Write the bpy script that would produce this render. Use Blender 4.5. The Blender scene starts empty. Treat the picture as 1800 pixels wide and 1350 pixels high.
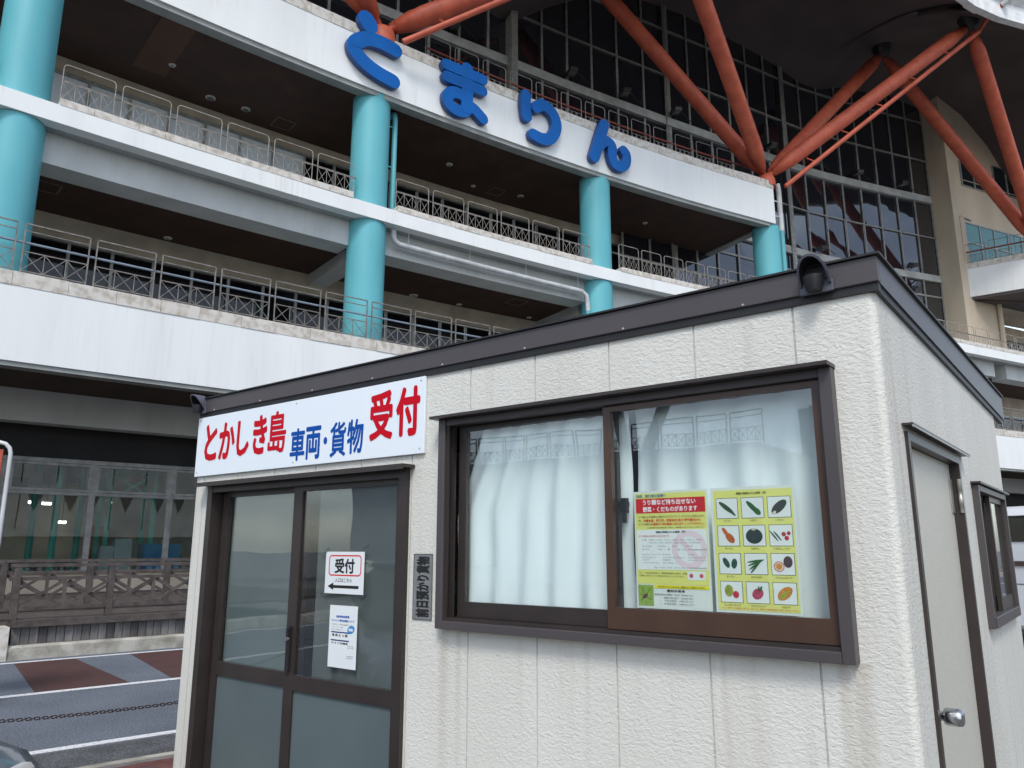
import bpy, bmesh, math, random
from mathutils import Vector, Matrix, Euler
random.seed(7)
R = math.radians
scene = bpy.context.scene
col = scene.collection

# ------------------------------------------------------------------ camera
cam_d = bpy.data.cameras.new('camera'); cam = bpy.data.objects.new('camera', cam_d); col.objects.link(cam)
cam.location = (0, 0, 1.6); cam.rotation_euler = (R(90 + 12.04), 0, 0)
cam_d.sensor_width = 36; cam_d.lens = 1351 / 1800 * 36; cam_d.clip_start = 0.05; cam_d.clip_end = 800
scene.camera = cam

# ------------------------------------------------------------------ sky
world = bpy.data.worlds.new('World'); scene.world = world; world.use_nodes = True
nt = world.node_tree; bgn = nt.nodes['Background']
sky = nt.nodes.new('ShaderNodeTexSky'); sky.sky_type = 'NISHITA'; sky.sun_disc = False
SUN_EL, SUN_AZ = 50, 183          # azimuth measured clockwise from +Y (away from the camera)
sky.sun_elevation = R(SUN_EL); sky.sun_rotation = R(SUN_AZ)
hs = nt.nodes.new('ShaderNodeHueSaturation'); hs.inputs['Saturation'].default_value = 0.6
nt.links.new(sky.outputs[0], hs.inputs['Color'])
tcw = nt.nodes.new('ShaderNodeTexCoord'); nzw = nt.nodes.new('ShaderNodeTexNoise')
nzw.inputs['Scale'].default_value = 3.2; nzw.inputs['Detail'].default_value = 7; nzw.inputs['Roughness'].default_value = .55
mpw = nt.nodes.new('ShaderNodeMapping'); mpw.inputs['Scale'].default_value = (1, 1, 2.2)
nt.links.new(tcw.outputs['Generated'], mpw.inputs[0]); nt.links.new(mpw.outputs[0], nzw.inputs['Vector'])
rmp = nt.nodes.new('ShaderNodeValToRGB'); rmp.color_ramp.elements[0].position = .38; rmp.color_ramp.elements[1].position = .66
rmp.color_ramp.elements[0].color = (.55, .58, .63, 1); rmp.color_ramp.elements[1].color = (1.25, 1.23, 1.2, 1)
nt.links.new(nzw.outputs['Fac'], rmp.inputs[0])
mxw = nt.nodes.new('ShaderNodeMix'); mxw.data_type = 'RGBA'; mxw.blend_type = 'MULTIPLY'; mxw.inputs[0].default_value = 1
nt.links.new(hs.outputs[0], mxw.inputs[6]); nt.links.new(rmp.outputs[0], mxw.inputs[7])
nt.links.new(mxw.outputs[2], bgn.inputs[0]); bgn.inputs[1].default_value = 0.15

# ------------------------------------------------------------------ sun (hazy, through cloud)
sd = bpy.data.lights.new('sun', 'SUN'); so = bpy.data.objects.new('sun', sd); col.objects.link(so)
sd.energy = 1.15; sd.angle = R(16); sd.color = (1, .95, .88)
sdir = Vector((math.sin(R(SUN_AZ)) * math.cos(R(SUN_EL)), math.cos(R(SUN_AZ)) * math.cos(R(SUN_EL)), math.sin(R(SUN_EL))))
so.rotation_euler = sdir.to_track_quat('Z', 'Y').to_euler()
scene.view_settings.view_transform = 'Standard'; scene.view_settings.look = 'None'
scene.view_settings.gamma = 1; scene.view_settings.use_curve_mapping = False
scene.view_settings.exposure = 0.85

# ------------------------------------------------------------------ materials
MATS = {}
def lin(r, g, b):
    f = lambda c: (c / 255 / 12.92) if c / 255 <= .04045 else ((c / 255 + .055) / 1.055) ** 2.4
    return (f(r), f(g), f(b))
def add_drip(t, geo, out, amount, colr):
    """thin vertical run-off stains, gathered in patches"""
    m1 = t.nodes.new('ShaderNodeMapping'); m1.inputs['Scale'].default_value = (7, 7, .35); t.links.new(geo.outputs['Position'], m1.inputs[0])
    a = t.nodes.new('ShaderNodeTexNoise'); a.inputs['Scale'].default_value = 1.6; a.inputs['Detail'].default_value = 4; t.links.new(m1.outputs[0], a.inputs['Vector'])
    b = t.nodes.new('ShaderNodeTexNoise'); b.inputs['Scale'].default_value = .55; b.inputs['Detail'].default_value = 2; t.links.new(geo.outputs['Position'], b.inputs['Vector'])
    ra = t.nodes.new('ShaderNodeMapRange'); ra.inputs['From Min'].default_value = .52; ra.inputs['From Max'].default_value = .74; t.links.new(a.outputs['Fac'], ra.inputs['Value'])
    rb = t.nodes.new('ShaderNodeMapRange'); rb.inputs['From Min'].default_value = .42; rb.inputs['From Max'].default_value = .66; t.links.new(b.outputs['Fac'], rb.inputs['Value'])
    ml = t.nodes.new('ShaderNodeMath'); ml.operation = 'MULTIPLY'; t.links.new(ra.outputs[0], ml.inputs[0]); t.links.new(rb.outputs[0], ml.inputs[1])
    m2 = t.nodes.new('ShaderNodeMath'); m2.operation = 'MULTIPLY'; m2.inputs[1].default_value = amount; t.links.new(ml.outputs[0], m2.inputs[0])
    mx = t.nodes.new('ShaderNodeMix'); mx.data_type = 'RGBA'; t.links.new(m2.outputs[0], mx.inputs[0]); t.links.new(out, mx.inputs[6]); mx.inputs[7].default_value = (*colr, 1)
    return mx.outputs[2]
def mat(name, c, rough=.6, var=.12, scale=3.0, stretch=(1, 1, 1), bump=0, bscale=40, metal=0, spec=.5, c2=None, detail=6, bstretch=(1, 1, 1), coat=0, lo=.35, hi=.65, bdetail=3, speck=0, drip=0, dripc=(.42, .36, .28)):
    """principled paint or stone with noise colour variation (object space) and optional relief"""
    if name in MATS: return MATS[name]
    m = bpy.data.materials.new(name); m.use_nodes = True; t = m.node_tree; p = t.nodes['Principled BSDF']
    p.inputs['Roughness'].default_value = rough; p.inputs['Metallic'].default_value = metal
    p.inputs['Specular IOR Level'].default_value = spec
    if coat: p.inputs['Coat Weight'].default_value = coat; p.inputs['Coat Roughness'].default_value = .08
    geo = t.nodes.new('ShaderNodeNewGeometry')
    if c2 is None: c2 = tuple(x * (1 - var * 2) for x in c)
    mp = t.nodes.new('ShaderNodeMapping'); mp.inputs['Scale'].default_value = stretch
    t.links.new(geo.outputs['Position'], mp.inputs[0])
    nz = t.nodes.new('ShaderNodeTexNoise'); nz.inputs['Scale'].default_value = scale; nz.inputs['Detail'].default_value = detail
    t.links.new(mp.outputs[0], nz.inputs['Vector'])
    rp = t.nodes.new('ShaderNodeValToRGB'); rp.color_ramp.elements[0].position = lo; rp.color_ramp.elements[1].position = hi
    rp.color_ramp.elements[0].color = (*c2, 1); rp.color_ramp.elements[1].color = (*c, 1)
    t.links.new(nz.outputs['Fac'], rp.inputs[0]); out = rp.outputs[0]
    if speck:
        n3 = t.nodes.new('ShaderNodeTexNoise'); n3.inputs['Scale'].default_value = 55; n3.inputs['Detail'].default_value = 2
        t.links.new(geo.outputs['Position'], n3.inputs['Vector'])
        r3 = t.nodes.new('ShaderNodeValToRGB'); r3.color_ramp.elements[0].position = .35; r3.color_ramp.elements[1].position = .68
        r3.color_ramp.elements[0].color = (1 - speck,) * 3 + (1,); r3.color_ramp.elements[1].color = (1 + speck,) * 3 + (1,)
        t.links.new(n3.outputs['Fac'], r3.inputs[0])
        mx = t.nodes.new('ShaderNodeMix'); mx.data_type = 'RGBA'; mx.blend_type = 'MULTIPLY'; mx.inputs[0].default_value = 1
        t.links.new(out, mx.inputs[6]); t.links.new(r3.outputs[0], mx.inputs[7]); out = mx.outputs[2]
    if drip: out = add_drip(t, geo, out, drip, dripc)
    t.links.new(out, p.inputs['Base Color'])
    if bump:
        mb = t.nodes.new('ShaderNodeMapping'); mb.inputs['Scale'].default_value = bstretch
        t.links.new(geo.outputs['Position'], mb.inputs[0])
        n2 = t.nodes.new('ShaderNodeTexNoise'); n2.inputs['Scale'].default_value = bscale; n2.inputs['Detail'].default_value = bdetail
        t.links.new(mb.outputs[0], n2.inputs['Vector'])
        b = t.nodes.new('ShaderNodeBump'); b.inputs['Strength'].default_value = bump; b.inputs['Distance'].default_value = .02
        t.links.new(n2.outputs['Fac'], b.inputs['Height']); t.links.new(b.outputs[0], p.inputs['Normal'])
    MATS[name] = m; return m
def flat(name, c, rough=.7, spec=.3):
    if name in MATS: return MATS[name]
    m = bpy.data.materials.new(name); m.use_nodes = True; p = m.node_tree.nodes['Principled BSDF']
    p.inputs['Base Color'].default_value = (*c, 1); p.inputs['Roughness'].default_value = rough; p.inputs['Specular IOR Level'].default_value = spec
    MATS[name] = m; return m
def glass(name, tint=(.85, .92, .9), ior=1.5, rough=0.0, wob=.04):
    """thin sheet glass: transparent film plus fresnel reflection"""
    m = bpy.data.materials.new(name); m.use_nodes = True; t = m.node_tree; t.nodes.remove(t.nodes['Principled BSDF'])
    o = t.nodes['Material Output']; tr = t.nodes.new('ShaderNodeBsdfTransparent'); tr.inputs[0].default_value = (*tint, 1)
    gl = t.nodes.new('ShaderNodeBsdfGlossy'); gl.inputs['Roughness'].default_value = rough; gl.inputs[0].default_value = (1, 1, 1, 1)
    fr = t.nodes.new('ShaderNodeFresnel'); fr.inputs[0].default_value = ior
    # Fresnel of a pane whose faces both count: always taken as the front side
    g = t.nodes.new('ShaderNodeNewGeometry'); nz = t.nodes.new('ShaderNodeTexNoise'); nz.inputs['Scale'].default_value = 1.3
    t.links.new(g.outputs['Position'], nz.inputs['Vector'])
    bk = t.nodes.new('ShaderNodeMapRange'); bk.inputs['To Min'].default_value = ior; bk.inputs['To Max'].default_value = 1 / ior
    t.links.new(g.outputs['Backfacing'], bk.inputs['Value']); t.links.new(bk.outputs[0], fr.inputs[0])
    bp = t.nodes.new('ShaderNodeBump'); bp.inputs['Strength'].default_value = wob; bp.inputs['Distance'].default_value = .05
    t.links.new(nz.outputs['Fac'], bp.inputs['Height']); t.links.new(bp.outputs[0], gl.inputs['Normal'])
    mx = t.nodes.new('ShaderNodeMixShader'); t.links.new(fr.outputs[0], mx.inputs[0]); t.links.new(tr.outputs[0], mx.inputs[1]); t.links.new(gl.outputs[0], mx.inputs[2])
    t.links.new(mx.outputs[0], o.inputs[0]); MATS[name] = m; return m

M_white = mat('white_painted_concrete', (.81, .835, .83), .75, scale=.9, stretch=(1.6, 1.6, .22), c2=(.755, .775, .77), lo=.25, hi=.6, bump=.08, bscale=30, drip=.27)
M_coping = mat('weathered_coping_stone', (.66, .63, .585), .85, scale=6, c2=(.44, .395, .325), lo=.32, hi=.56, bump=.5, bscale=60, detail=10)
M_turq = mat('turquoise_column_paint', (.130, .455, .515), .5, scale=1.2, stretch=(1, 1, .4), c2=(.108, .41, .47), spec=.4, bump=.06, bscale=14, drip=.30, dripc=(.16, .30, .30))
M_turq_pipe = mat('turquoise_pipe_paint', (.11, .40, .45), .4, scale=4, c2=(.10, .38, .42))
M_red = mat('red_strut_paint', (.58, .125, .066), .5, scale=2.2, c2=(.44, .088, .048), spec=.4, lo=.32, hi=.62, drip=.35, dripc=(.22, .05, .03))
M_redrail = mat('red_rail_paint', (.26, .06, .04), .5, scale=4)
M_blue = mat('blue_letter_paint', (.004, .115, .43), .42, scale=2.5, c2=(.004, .10, .36), stretch=(1, 1, .3), spec=.2)
M_blue_side = mat('blue_letter_edge', (.006, .07, .28), .4, scale=3)
M_grey_trim = mat('grey_soffit_edge', (.34, .36, .35), .7, scale=2)
M_beam = mat('pale_beam_paint', (.56, .58, .57), .75, scale=1.2, stretch=(1, 1, .5), c2=(.47, .49, .48), drip=.25)
M_soffit = mat('grey_soffit_paint', (.42, .44, .44), .8, scale=1)
M_rail = mat('railing_metal', (.27, .25, .225), .5, scale=8, c2=(.15, .13, .115), metal=.2)
M_rail_lt = mat('railing_metal_pale', (.42, .39, .35), .5, scale=8, c2=(.25, .22, .19), metal=.1)
M_handrail = mat('handrail_blue_grey', (.30, .36, .44), .35, scale=5, metal=.3)
M_mull = mat('aluminium_mullion', (.36, .36, .34), .45, scale=5, c2=(.24, .24, .225), metal=.25)
M_transom = mat('aluminium_transom', (.50, .51, .49), .5, scale=2, c2=(.36, .37, .36), metal=.1)
M_beige = mat('beige_wall_paint', (.60, .51, .39), .85, scale=.7, c2=(.50, .42, .32), stretch=(1, 1, .4), bump=.1, bscale=25)
M_beige_dk = mat('taupe_wall_panel', (.58, .51, .40), .8, scale=1.5)
M_blind = mat('grey_blue_blind', (.78, .84, .90), .6, scale=1.4, c2=(.68, .74, .80))
M_steelgreen = mat('green_steel', (.03, .42, .31), .45, scale=4)
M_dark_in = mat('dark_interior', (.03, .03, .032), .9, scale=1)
M_floor_in = mat('shop_floor', (.20, .19, .18), .5, scale=1)
M_lamp = mat('black_floodlight', (.02, .02, .022), .4, scale=6)
M_pipe_w = mat('white_pipe', (.66, .68, .68), .5, scale=3, c2=(.5, .5, .5))
M_roof_w = mat('white_roof_edge', (.80, .82, .82), .5, scale=2)
M_conc = mat('kerb_concrete', (.47, .45, .40), .9, scale=3.5, c2=(.24, .23, .19), bump=.6, bscale=45, lo=.34, hi=.6, detail=9)
M_timber = mat('weathered_timber', (.105, .088, .08), .85, scale=7, c2=(.055, .046, .042), stretch=(1, 1, 1), bump=.4, bscale=40)
M_skirt = [mat('weathered_plank_%s' % w, c, .85, scale=10, stretch=(1, 1, .25), c2=tuple(x * .55 for x in c), bump=.4, bscale=60, bstretch=(1, 1, .2)) for w, c in (('grey', (.17, .165, .165)), ('pale', (.22, .215, .21)), ('dark', (.10, .095, .095)))]
def wood_ceiling(name, c, c2, ang):
    m = mat(name, c, .75, scale=1.3, c2=c2, lo=.3, hi=.7); t = m.node_tree; p = t.nodes['Principled BSDF']
    g = [n for n in t.nodes if n.type == 'NEW_GEOMETRY'][0]
    mp = t.nodes.new('ShaderNodeMapping'); mp.inputs['Rotation'].default_value = (0, 0, R(ang)); t.links.new(g.outputs['Position'], mp.inputs[0])
    w = t.nodes.new('ShaderNodeTexWave'); w.inputs['Scale'].default_value = 2.6; w.bands_direction = 'X'; w.wave_profile = 'SAW'; t.links.new(mp.outputs[0], w.inputs[0])
    b = t.nodes.new('ShaderNodeBump'); b.inputs['Strength'].default_value = .5; b.inputs['Distance'].default_value = .02
    t.links.new(w.outputs['Fac'], b.inputs['Height']); t.links.new(b.outputs[0], p.inputs['Normal']); return m
M_ceil = wood_ceiling('dark_timber_ceiling', (.060, .028, .016), (.036, .017, .010), -52)
M_ceil_lt = wood_ceiling('brown_timber_ceiling', (.105, .050, .026), (.08, .037, .02), -52)
M_soffit_low = wood_ceiling('timber_porch_soffit', (.060, .036, .022), (.038, .024, .015), -52)
M_roofsoff = mat('dark_metal_roof_soffit', (.115, .088, .084), .6, scale=.35, c2=(.075, .062, .064), stretch=(1, 1, 1), bump=.15, bscale=2)

def dark_glass(name, c, spec=.5, rough=.03, ior=1.55):
    m = bpy.data.materials.new(name); m.use_nodes = True; t = m.node_tree; p = t.nodes['Principled BSDF']
    p.inputs['Base Color'].default_value = (*c, 1); p.inputs['Roughness'].default_value = rough; p.inputs['IOR'].default_value = ior
    g = t.nodes.new('ShaderNodeNewGeometry'); nz = t.nodes.new('ShaderNodeTexNoise'); nz.inputs['Scale'].default_value = .5; nz.inputs['Detail'].default_value = 1
    t.links.new(g.outputs['Position'], nz.inputs['Vector'])
    b = t.nodes.new('ShaderNodeBump'); b.inputs['Strength'].default_value = .10; b.inputs['Distance'].default_value = .05
    t.links.new(nz.outputs['Fac'], b.inputs['Height']); t.links.new(b.outputs[0], p.inputs['Normal']); MATS[name] = m; return m
M_cw = dark_glass('tinted_curtain_glass', (.008, .011, .017), ior=2.3)
M_cw2 = dark_glass('tinted_terrace_glass', (.006, .006, .008), ior=1.5)
M_blind = dark_glass('blind_behind_glass', (.66, .72, .78), ior=1.7, rough=.12)
M_winB = dark_glass('wing_window_glass', (.10, .26, .27), ior=1.6)
M_winD = dark_glass('wing_dark_glass', (.012, .02, .025), ior=1.6)
M_shop = glass('shopfront_glass', (.90, .94, .92), ior=2.25, wob=.008)
M_clear = glass('window_glass', (.955, .993, .99), ior=1.70)

# ------------------------------------------------------------------ mesh helpers
def props(o, label=None, cat=None, group=None, kind=None):
    if label: o['label'] = label
    if cat: o['category'] = cat
    if group: o['group'] = group
    if kind: o['kind'] = kind
    return o
def thing(name, loc=(0, 0, 0), rotz=0, label=None, cat=None, group=None):
    o = bpy.data.objects.new(name, None); col.objects.link(o); o.location = loc; o.rotation_euler = (0, 0, rotz)
    o.empty_display_size = .2
    return props(o, label, cat, group)
def rootloc(o):
    v = Vector((0, 0, 0))
    while o is not None:
        v += o.location; o = o.parent
    return v
class MB:
    """collects faces of one piece; absolute coordinates"""
    def __init__(s): s.v = []; s.f = []; s.sm = []
    def poly(s, pts, smooth=False):
        i = len(s.v); s.v += [tuple(p) for p in pts]; s.f.append(list(range(i, i + len(pts)))); s.sm.append(smooth); return s
    def add(s, vs, fs, smooth=False):
        i = len(s.v); s.v += [tuple(p) for p in vs]
        for f in fs: s.f.append([a + i for a in f]); s.sm.append(smooth)
        return s
    def box(s, lo, hi):
        x0, y0, z0 = lo; x1, y1, z1 = hi
        return s.add([(x0, y0, z0), (x1, y0, z0), (x1, y1, z0), (x0, y1, z0), (x0, y0, z1), (x1, y0, z1), (x1, y1, z1), (x0, y1, z1)],
                     [(0, 3, 2, 1), (4, 5, 6, 7), (0, 1, 5, 4), (1, 2, 6, 5), (2, 3, 7, 6), (3, 0, 4, 7)])
    def bar(s, a, b, w, h, up=(0, 0, 1)):
        a = Vector(a); b = Vector(b); d = (b - a).normalized(); u = Vector(up)
        if abs(d.dot(u)) > .98: u = Vector((0, 1, 0)) if abs(d.y) < .9 else Vector((1, 0, 0))
        x = d.cross(u).normalized() * (w / 2); y = x.cross(d).normalized() * (h / 2)
        vs = [a - x - y, a + x - y, a + x + y, a - x + y, b - x - y, b + x - y, b + x + y, b - x + y]
        return s.add(vs, [(0, 1, 2, 3), (4, 7, 6, 5), (0, 4, 5, 1), (1, 5, 6, 2), (2, 6, 7, 3), (3, 7, 4, 0)])
    def lathe(s, a, b, prof, n=16):
        """prof: list of (t along a->b in metres, radius)"""
        a = Vector(a); b = Vector(b); d = (b - a).normalized(); u = Vector((0, 0, 1)) if abs(d.z) < .95 else Vector((1, 0, 0))
        x = d.cross(u).normalized(); y = x.cross(d)
        vs = []; fs = []
        for (t, r) in prof:
            for k in range(n):
                an = 2 * math.pi * k / n; vs.append(a + d * t + (x * math.cos(an) + y * math.sin(an)) * r)
        for j in range(len(prof) - 1):
            for k in range(n):
                k2 = (k + 1) % n; fs.append((j * n + k, j * n + k2, (j + 1) * n + k2, (j + 1) * n + k))
        s.add(vs, fs, True)
        s.poly([vs[k] for k in range(n)][::-1]); s.poly([vs[(len(prof) - 1) * n + k] for k in range(n)])
        return s
    def tube(s, a, b, r, n=10):
        L = (Vector(b) - Vector(a)).length; return s.lathe(a, b, [(0, r), (L, r)], n)
    def pipe(s, pts, r, n=8):
        pts = [Vector(p) for p in pts]; rings = []
        up = Vector((0, 0, 1))
        for i, p in enumerate(pts):
            d = (pts[min(i + 1, len(pts) - 1)] - pts[max(i - 1, 0)]).normalized()
            u = up if abs(d.dot(up)) < .95 else Vector((1, 0, 0))
            x = d.cross(u).normalized(); y = x.cross(d).normalized()
            rings.append([p + (x * math.cos(2 * math.pi * k / n) + y * math.sin(2 * math.pi * k / n)) * r for k in range(n)])
        vs = [v for g in rings for v in g]; fs = []
        for j in range(len(rings) - 1):
            # match ring orientation to avoid twisting
            for k in range(n):
                k2 = (k + 1) % n; fs.append((j * n + k, j * n + k2, (j + 1) * n + k2, (j + 1) * n + k))
        s.add(vs, fs, True); s.poly(rings[0][::-1]); s.poly(rings[-1]); return s
    def prism(s, pts, vec):
        """polygon (3D points) extruded by vec"""
        vec = Vector(vec); n = len(pts); a = [Vector(p) for p in pts]; b = [p + vec for p in a]
        vs = a + b; fs = [tuple(range(n))[::-1], tuple(range(n, 2 * n))] + [(k, (k + 1) % n, n + (k + 1) % n, n + k) for k in range(n)]
        return s.add(vs, fs)
    def build(s, name, m, parent=None, smooth=None, bevel=0, **kw):
        me = bpy.data.meshes.new(name); org = rootloc(parent) if parent is not None and not kw.pop('local', False) else Vector((0, 0, 0))
        kw.pop('local', None)
        me.from_pydata([(v[0] - org.x, v[1] - org.y, v[2] - org.z) for v in s.v], [], s.f)
        for p, q in zip(me.polygons, s.sm): p.use_smooth = q if smooth is None else smooth
        me.validate()
        b = bmesh.new(); b.from_mesh(me); bmesh.ops.recalc_face_normals(b, faces=b.faces)
        if bevel:
            es = [e for e in b.edges if e.is_manifold and e.calc_face_angle(0) > .5]
            bmesh.ops.bevel(b, geom=es, offset=bevel, segments=1, affect='EDGES')
        b.to_mesh(me); b.free()
        me.materials.append(m)
        o = bpy.data.objects.new(name, me); col.objects.link(o)
        if parent is not None: o.parent = parent
        return props(o, **kw)
def inst(name, src, parent, loc, rotz=0, **kw):
    """another object sharing src's mesh; loc relative to the world"""
    o = bpy.data.objects.new(name, src.data if hasattr(src, 'data') else src); col.objects.link(o); o.parent = parent
    o.location = Vector(loc) - rootloc(parent); o.rotation_euler = (0, 0, rotz); return props(o, **kw)

# ------------------------------------------------------------------ the curved front of the terminal (plan curve)
def cf(r):
    if r < 10: return -9.074e-3 * r * r + .6986 * r + 23.868
    return 29.947 + .54 * (r - 10)
_S = []; _a = 0
rr = -24.0; prev = None
while rr <= 40:
    p = Vector((rr, cf(rr)))
    if prev is not None: _a += (p - prev).length
    _S.append((_a, rr)); prev = p; rr += .05
def s_of(r):
    i = min(max(int(round((r + 24) / .05)), 0), len(_S) - 1); return _S[i][0]
def at(s, off=0, z=0):
    """point on the curve at arc length s, moved inward (away from the viewer) by off"""
    lo, hi = 0, len(_S) - 1
    while hi - lo > 1:
        m = (lo + hi) // 2
        if _S[m][0] <= s: lo = m
        else: hi = m
    t = (s - _S[lo][0]) / (_S[hi][0] - _S[lo][0]); r = _S[lo][1] + .05 * t
    sl = (cf(r + .02) - cf(r - .02)) / .04; n = math.hypot(1, sl)
    return Vector((r - sl / n * off, cf(r) + off / n, z))
def ang(s):
    a = at(s - .05); b = at(s + .05); return math.atan2(b.y - a.y, b.x - a.x)
def sweep(mb, prof, s0, s1, step=.8, caps=True):
    """closed profile [(off, z)] swept along the curve"""
    k = max(1, int(math.ceil((s1 - s0) / step))); n = len(prof); vs = []; fs = []
    for i in range(k + 1):
        s = s0 + (s1 - s0) * i / k
        vs += [at(s, o, z) for o, z in prof]
    for i in range(k):
        for j in range(n):
            j2 = (j + 1) % n; fs.append((i * n + j, i * n + j2, (i + 1) * n + j2, (i + 1) * n + j))
    mb.add(vs, fs)
    if caps: mb.poly(vs[:n][::-1]); mb.poly(vs[-n:])
    return mb
def rect(o0, o1, z0, z1): return [(o0, z0), (o1, z0), (o1, z1), (o0, z1)]
# pixel of the photograph -> ray, used only to read off positions on known planes
_P = R(12.04); _F = 1351.0
def ray(x, y): 
    u, v = x - 900, 675 - y
    return Vector((u, _F * math.cos(_P) - v * math.sin(_P), _F * math.sin(_P) + v * math.cos(_P)))
def at_z(x, y, z):
    d = ray(x, y); t = (z - 1.6) / d.z; return Vector((d.x * t, d.y * t, z))
def s_at(x, y, off):
    d = ray(x, y); k = d.x / d.y; lo, hi = s_of(-23), s_of(38)
    for _ in range(50):
        m = (lo + hi) / 2; p = at(m, off)
        if p.x / p.y < k: lo = m
        else: hi = m
    return lo
def z_at(x, y, off):
    p = at(s_at(x, y, off), off); d = ray(x, y); return 1.6 + d.z * p.y / d.y
# ------------------------------------------------------------------ lettering: outlines of the built-in font, cached while the scene is still small
_tx = {}
def glyph(text, bold=0):
    if text in _tx: return _tx[text]
    c = bpy.data.curves.new('t', 'FONT'); c.body = text; c.size = 1; c.resolution_u = 2; c.fill_mode = 'FRONT'
    o = bpy.data.objects.new('t', c); col.objects.link(o); bpy.context.view_layer.update()
    me = bpy.data.meshes.new_from_object(o.evaluated_get(bpy.context.evaluated_depsgraph_get()))
    v = [(p.co.x, p.co.y) for p in me.vertices]; f = [list(p.vertices) for p in me.polygons]
    bpy.data.objects.remove(o); bpy.data.curves.remove(c); bpy.data.meshes.remove(me)
    xs = [p[0] for p in v]; ys = [p[1] for p in v]
    x0, x1, y0, y1 = min(xs), max(xs), min(ys), max(ys); w, h = max(x1 - x0, 1e-6), max(y1 - y0, 1e-6)
    _tx[text] = ([((x - x0) / w, (y - y0) / h) for x, y in v], f, w, h); return _tx[text]
SIGN = [('と', 108, 445, 185, 690, 0), ('か', 198, 432, 297, 680, 0), ('し', 310, 420, 388, 660, 0), ('き', 412, 388, 500, 650, 0), ('島', 510, 362, 622, 640, 0),
        ('車', 648, 472, 740, 690, 1), ('両', 745, 458, 840, 680, 1), ('・', 858, 525, 882, 587, 1), ('貨', 900, 430, 1000, 665, 1), ('物', 1008, 412, 1110, 645, 1),
        ('受', 1152, 235, 1298, 560, 0), ('付', 1318, 205, 1470, 535, 0)]
for t_ in SIGN: glyph(t_[0], .024)
PA = [  # text, x0, x1, z0, z1 (fractions of the sheet, z from the bottom), colour, bold
    ('住民、旅行者の皆様へ', .04, .46, .945, .972, 'tblue', .02), ('うり類など持ち出せない', .13, .85, .878, .925, 'twhite', .02), ('野菜・くだものがあります', .13, .87, .818, .864, 'twhite', .02),
    ('うり類などの果実を加害するセグロウリミバエのまん延防止のた', .06, .95, .765, .785, 'tblack', .0), ('め、', .06, .11, .735, .755, 'tblack', 0), ('沖縄本島、伊江村、伊是名村 及び 伊平屋村から', .13, .90, .732, .757, 'tred', .02),
    ('以下の植物は', .06, .24, .704, .722, 'tblack', 0), ('沖縄県外や県内離島へ持ち出すことができません。', .24, .95, .702, .724, 'tred', .01), ('※ 生産者等が所定の措置を講じた場合は、移動制限の対象外となることがあります。', .18, .95, .676, .688, 'tblack', 0),
    ('移動が制限される植物（例）', .30, .70, .634, .654, 'tblack', .015), ('以下の植物の生果実と茎が対象です', .06, .48, .602, .618, 'tred', .0),
    ('ウリ類', .10, .16, .570, .584, 'tblack', 0), ('カボチャ、キュウリ、ゴーヤー、シロウリ、スイカ、ズッキーニ、トウガン、', .20, .92, .570, .584, 'tblack', 0), ('ハヤトウリ、ヘチマ、マクワウリ、メロン、モーウィ、ユウガオ など。', .20, .88, .546, .560, 'tblack', 0),
    ('サヤインゲン', .10, .24, .516, .530, 'tblack', 0), ('トウガラシ', .32, .43, .516, .530, 'tblack', 0), ('トマト', .52, .58, .516, .530, 'tblack', 0), ('パプリカ', .68, .78, .516, .530, 'tblack', 0),
    ('ピーマン', .10, .20, .490, .504, 'tblack', 0), ('ペピーノ　他', .32, .48, .490, .504, 'tblack', 0), ('（注）ナス、オクラは持ち出せます', .58, .97, .488, .502, 'tblack', 0),
    ('カラマンシー（シークヮーサー）', .10, .36, .446, .459, 'tblack', 0), ('ドラゴンフルーツ', .10, .28, .422, .435, 'tblack', 0), ('パパイヤ', .10, .20, .400, .413, 'tblack', 0), ('フトモモ（ローズアップル）', .10, .33, .376, .389, 'tblack', 0),
    ('ゲッキツ', .38, .48, .446, .459, 'tblack', 0), ('インドナツメ（ジャックフルーツ）', .38, .68, .422, .435, 'tblack', 0), ('パッションフルーツ', .72, .94, .422, .435, 'tblack', 0), ('バンジロウ（グァバ）', .72, .96, .400, .413, 'tblack', 0), ('ミカン', .72, .80, .446, .459, 'tblack', 0), ('アセロラ', .38, .48, .400, .413, 'tblack', 0), ('グレープフルーツ', .38, .56, .376, .389, 'tblack', 0),
    ('（注）マンゴウ、バナナ、パイナップル、アテモヤは持ち出せます', .26, .96, .336, .350, 'tblack', 0),
    ('なお、生産者の場合等は、植物検疫検査済 合格証（右図）', .05, .70, .290, .304, 'tblack', 0), ('が荷物に添付されている場合は持ち出すことができます。', .05, .66, .266, .280, 'tblack', 0),
    ('セグロウリミバエのまん延防止にご協力ください', .30, .92, .176, .192, 'tblack', .01), ('農林水産省', .42, .66, .143, .162, 'tblack', .03),
    ('那覇植物防疫事務所（本所）098-868-1679', .25, .76, .112, .126, 'tblack', 0), ('〃　那覇空港出張所　098-857-0051', .32, .76, .086, .100, 'tblack', 0), ('〃　平良出張所　0980-72-2121', .32, .76, .062, .076, 'tblack', 0), ('〃　石垣出張所　0980-82-2112', .32, .76, .038, .052, 'tblack', 0)]
PBT = ['ゴーヤー', 'ヘチマ', 'トウガン', 'モーウィ', 'カボチャ', 'とうがらし、トマト', 'ピーマン', 'さやいんげん', 'パッションフルーツ', 'バンジロウ（グァバ）', 'ドラゴンフルーツ', 'パパイヤ']
PB = [('移動が制限される植物（例）', .32, .68, .936, .956, 'tblack', .015), ('※ここで紹介した植物は一例です。詳しくは、最寄りの植物防疫所にお問い合わせください。', .08, .96, .030, .044, 'tred', 0)]
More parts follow.
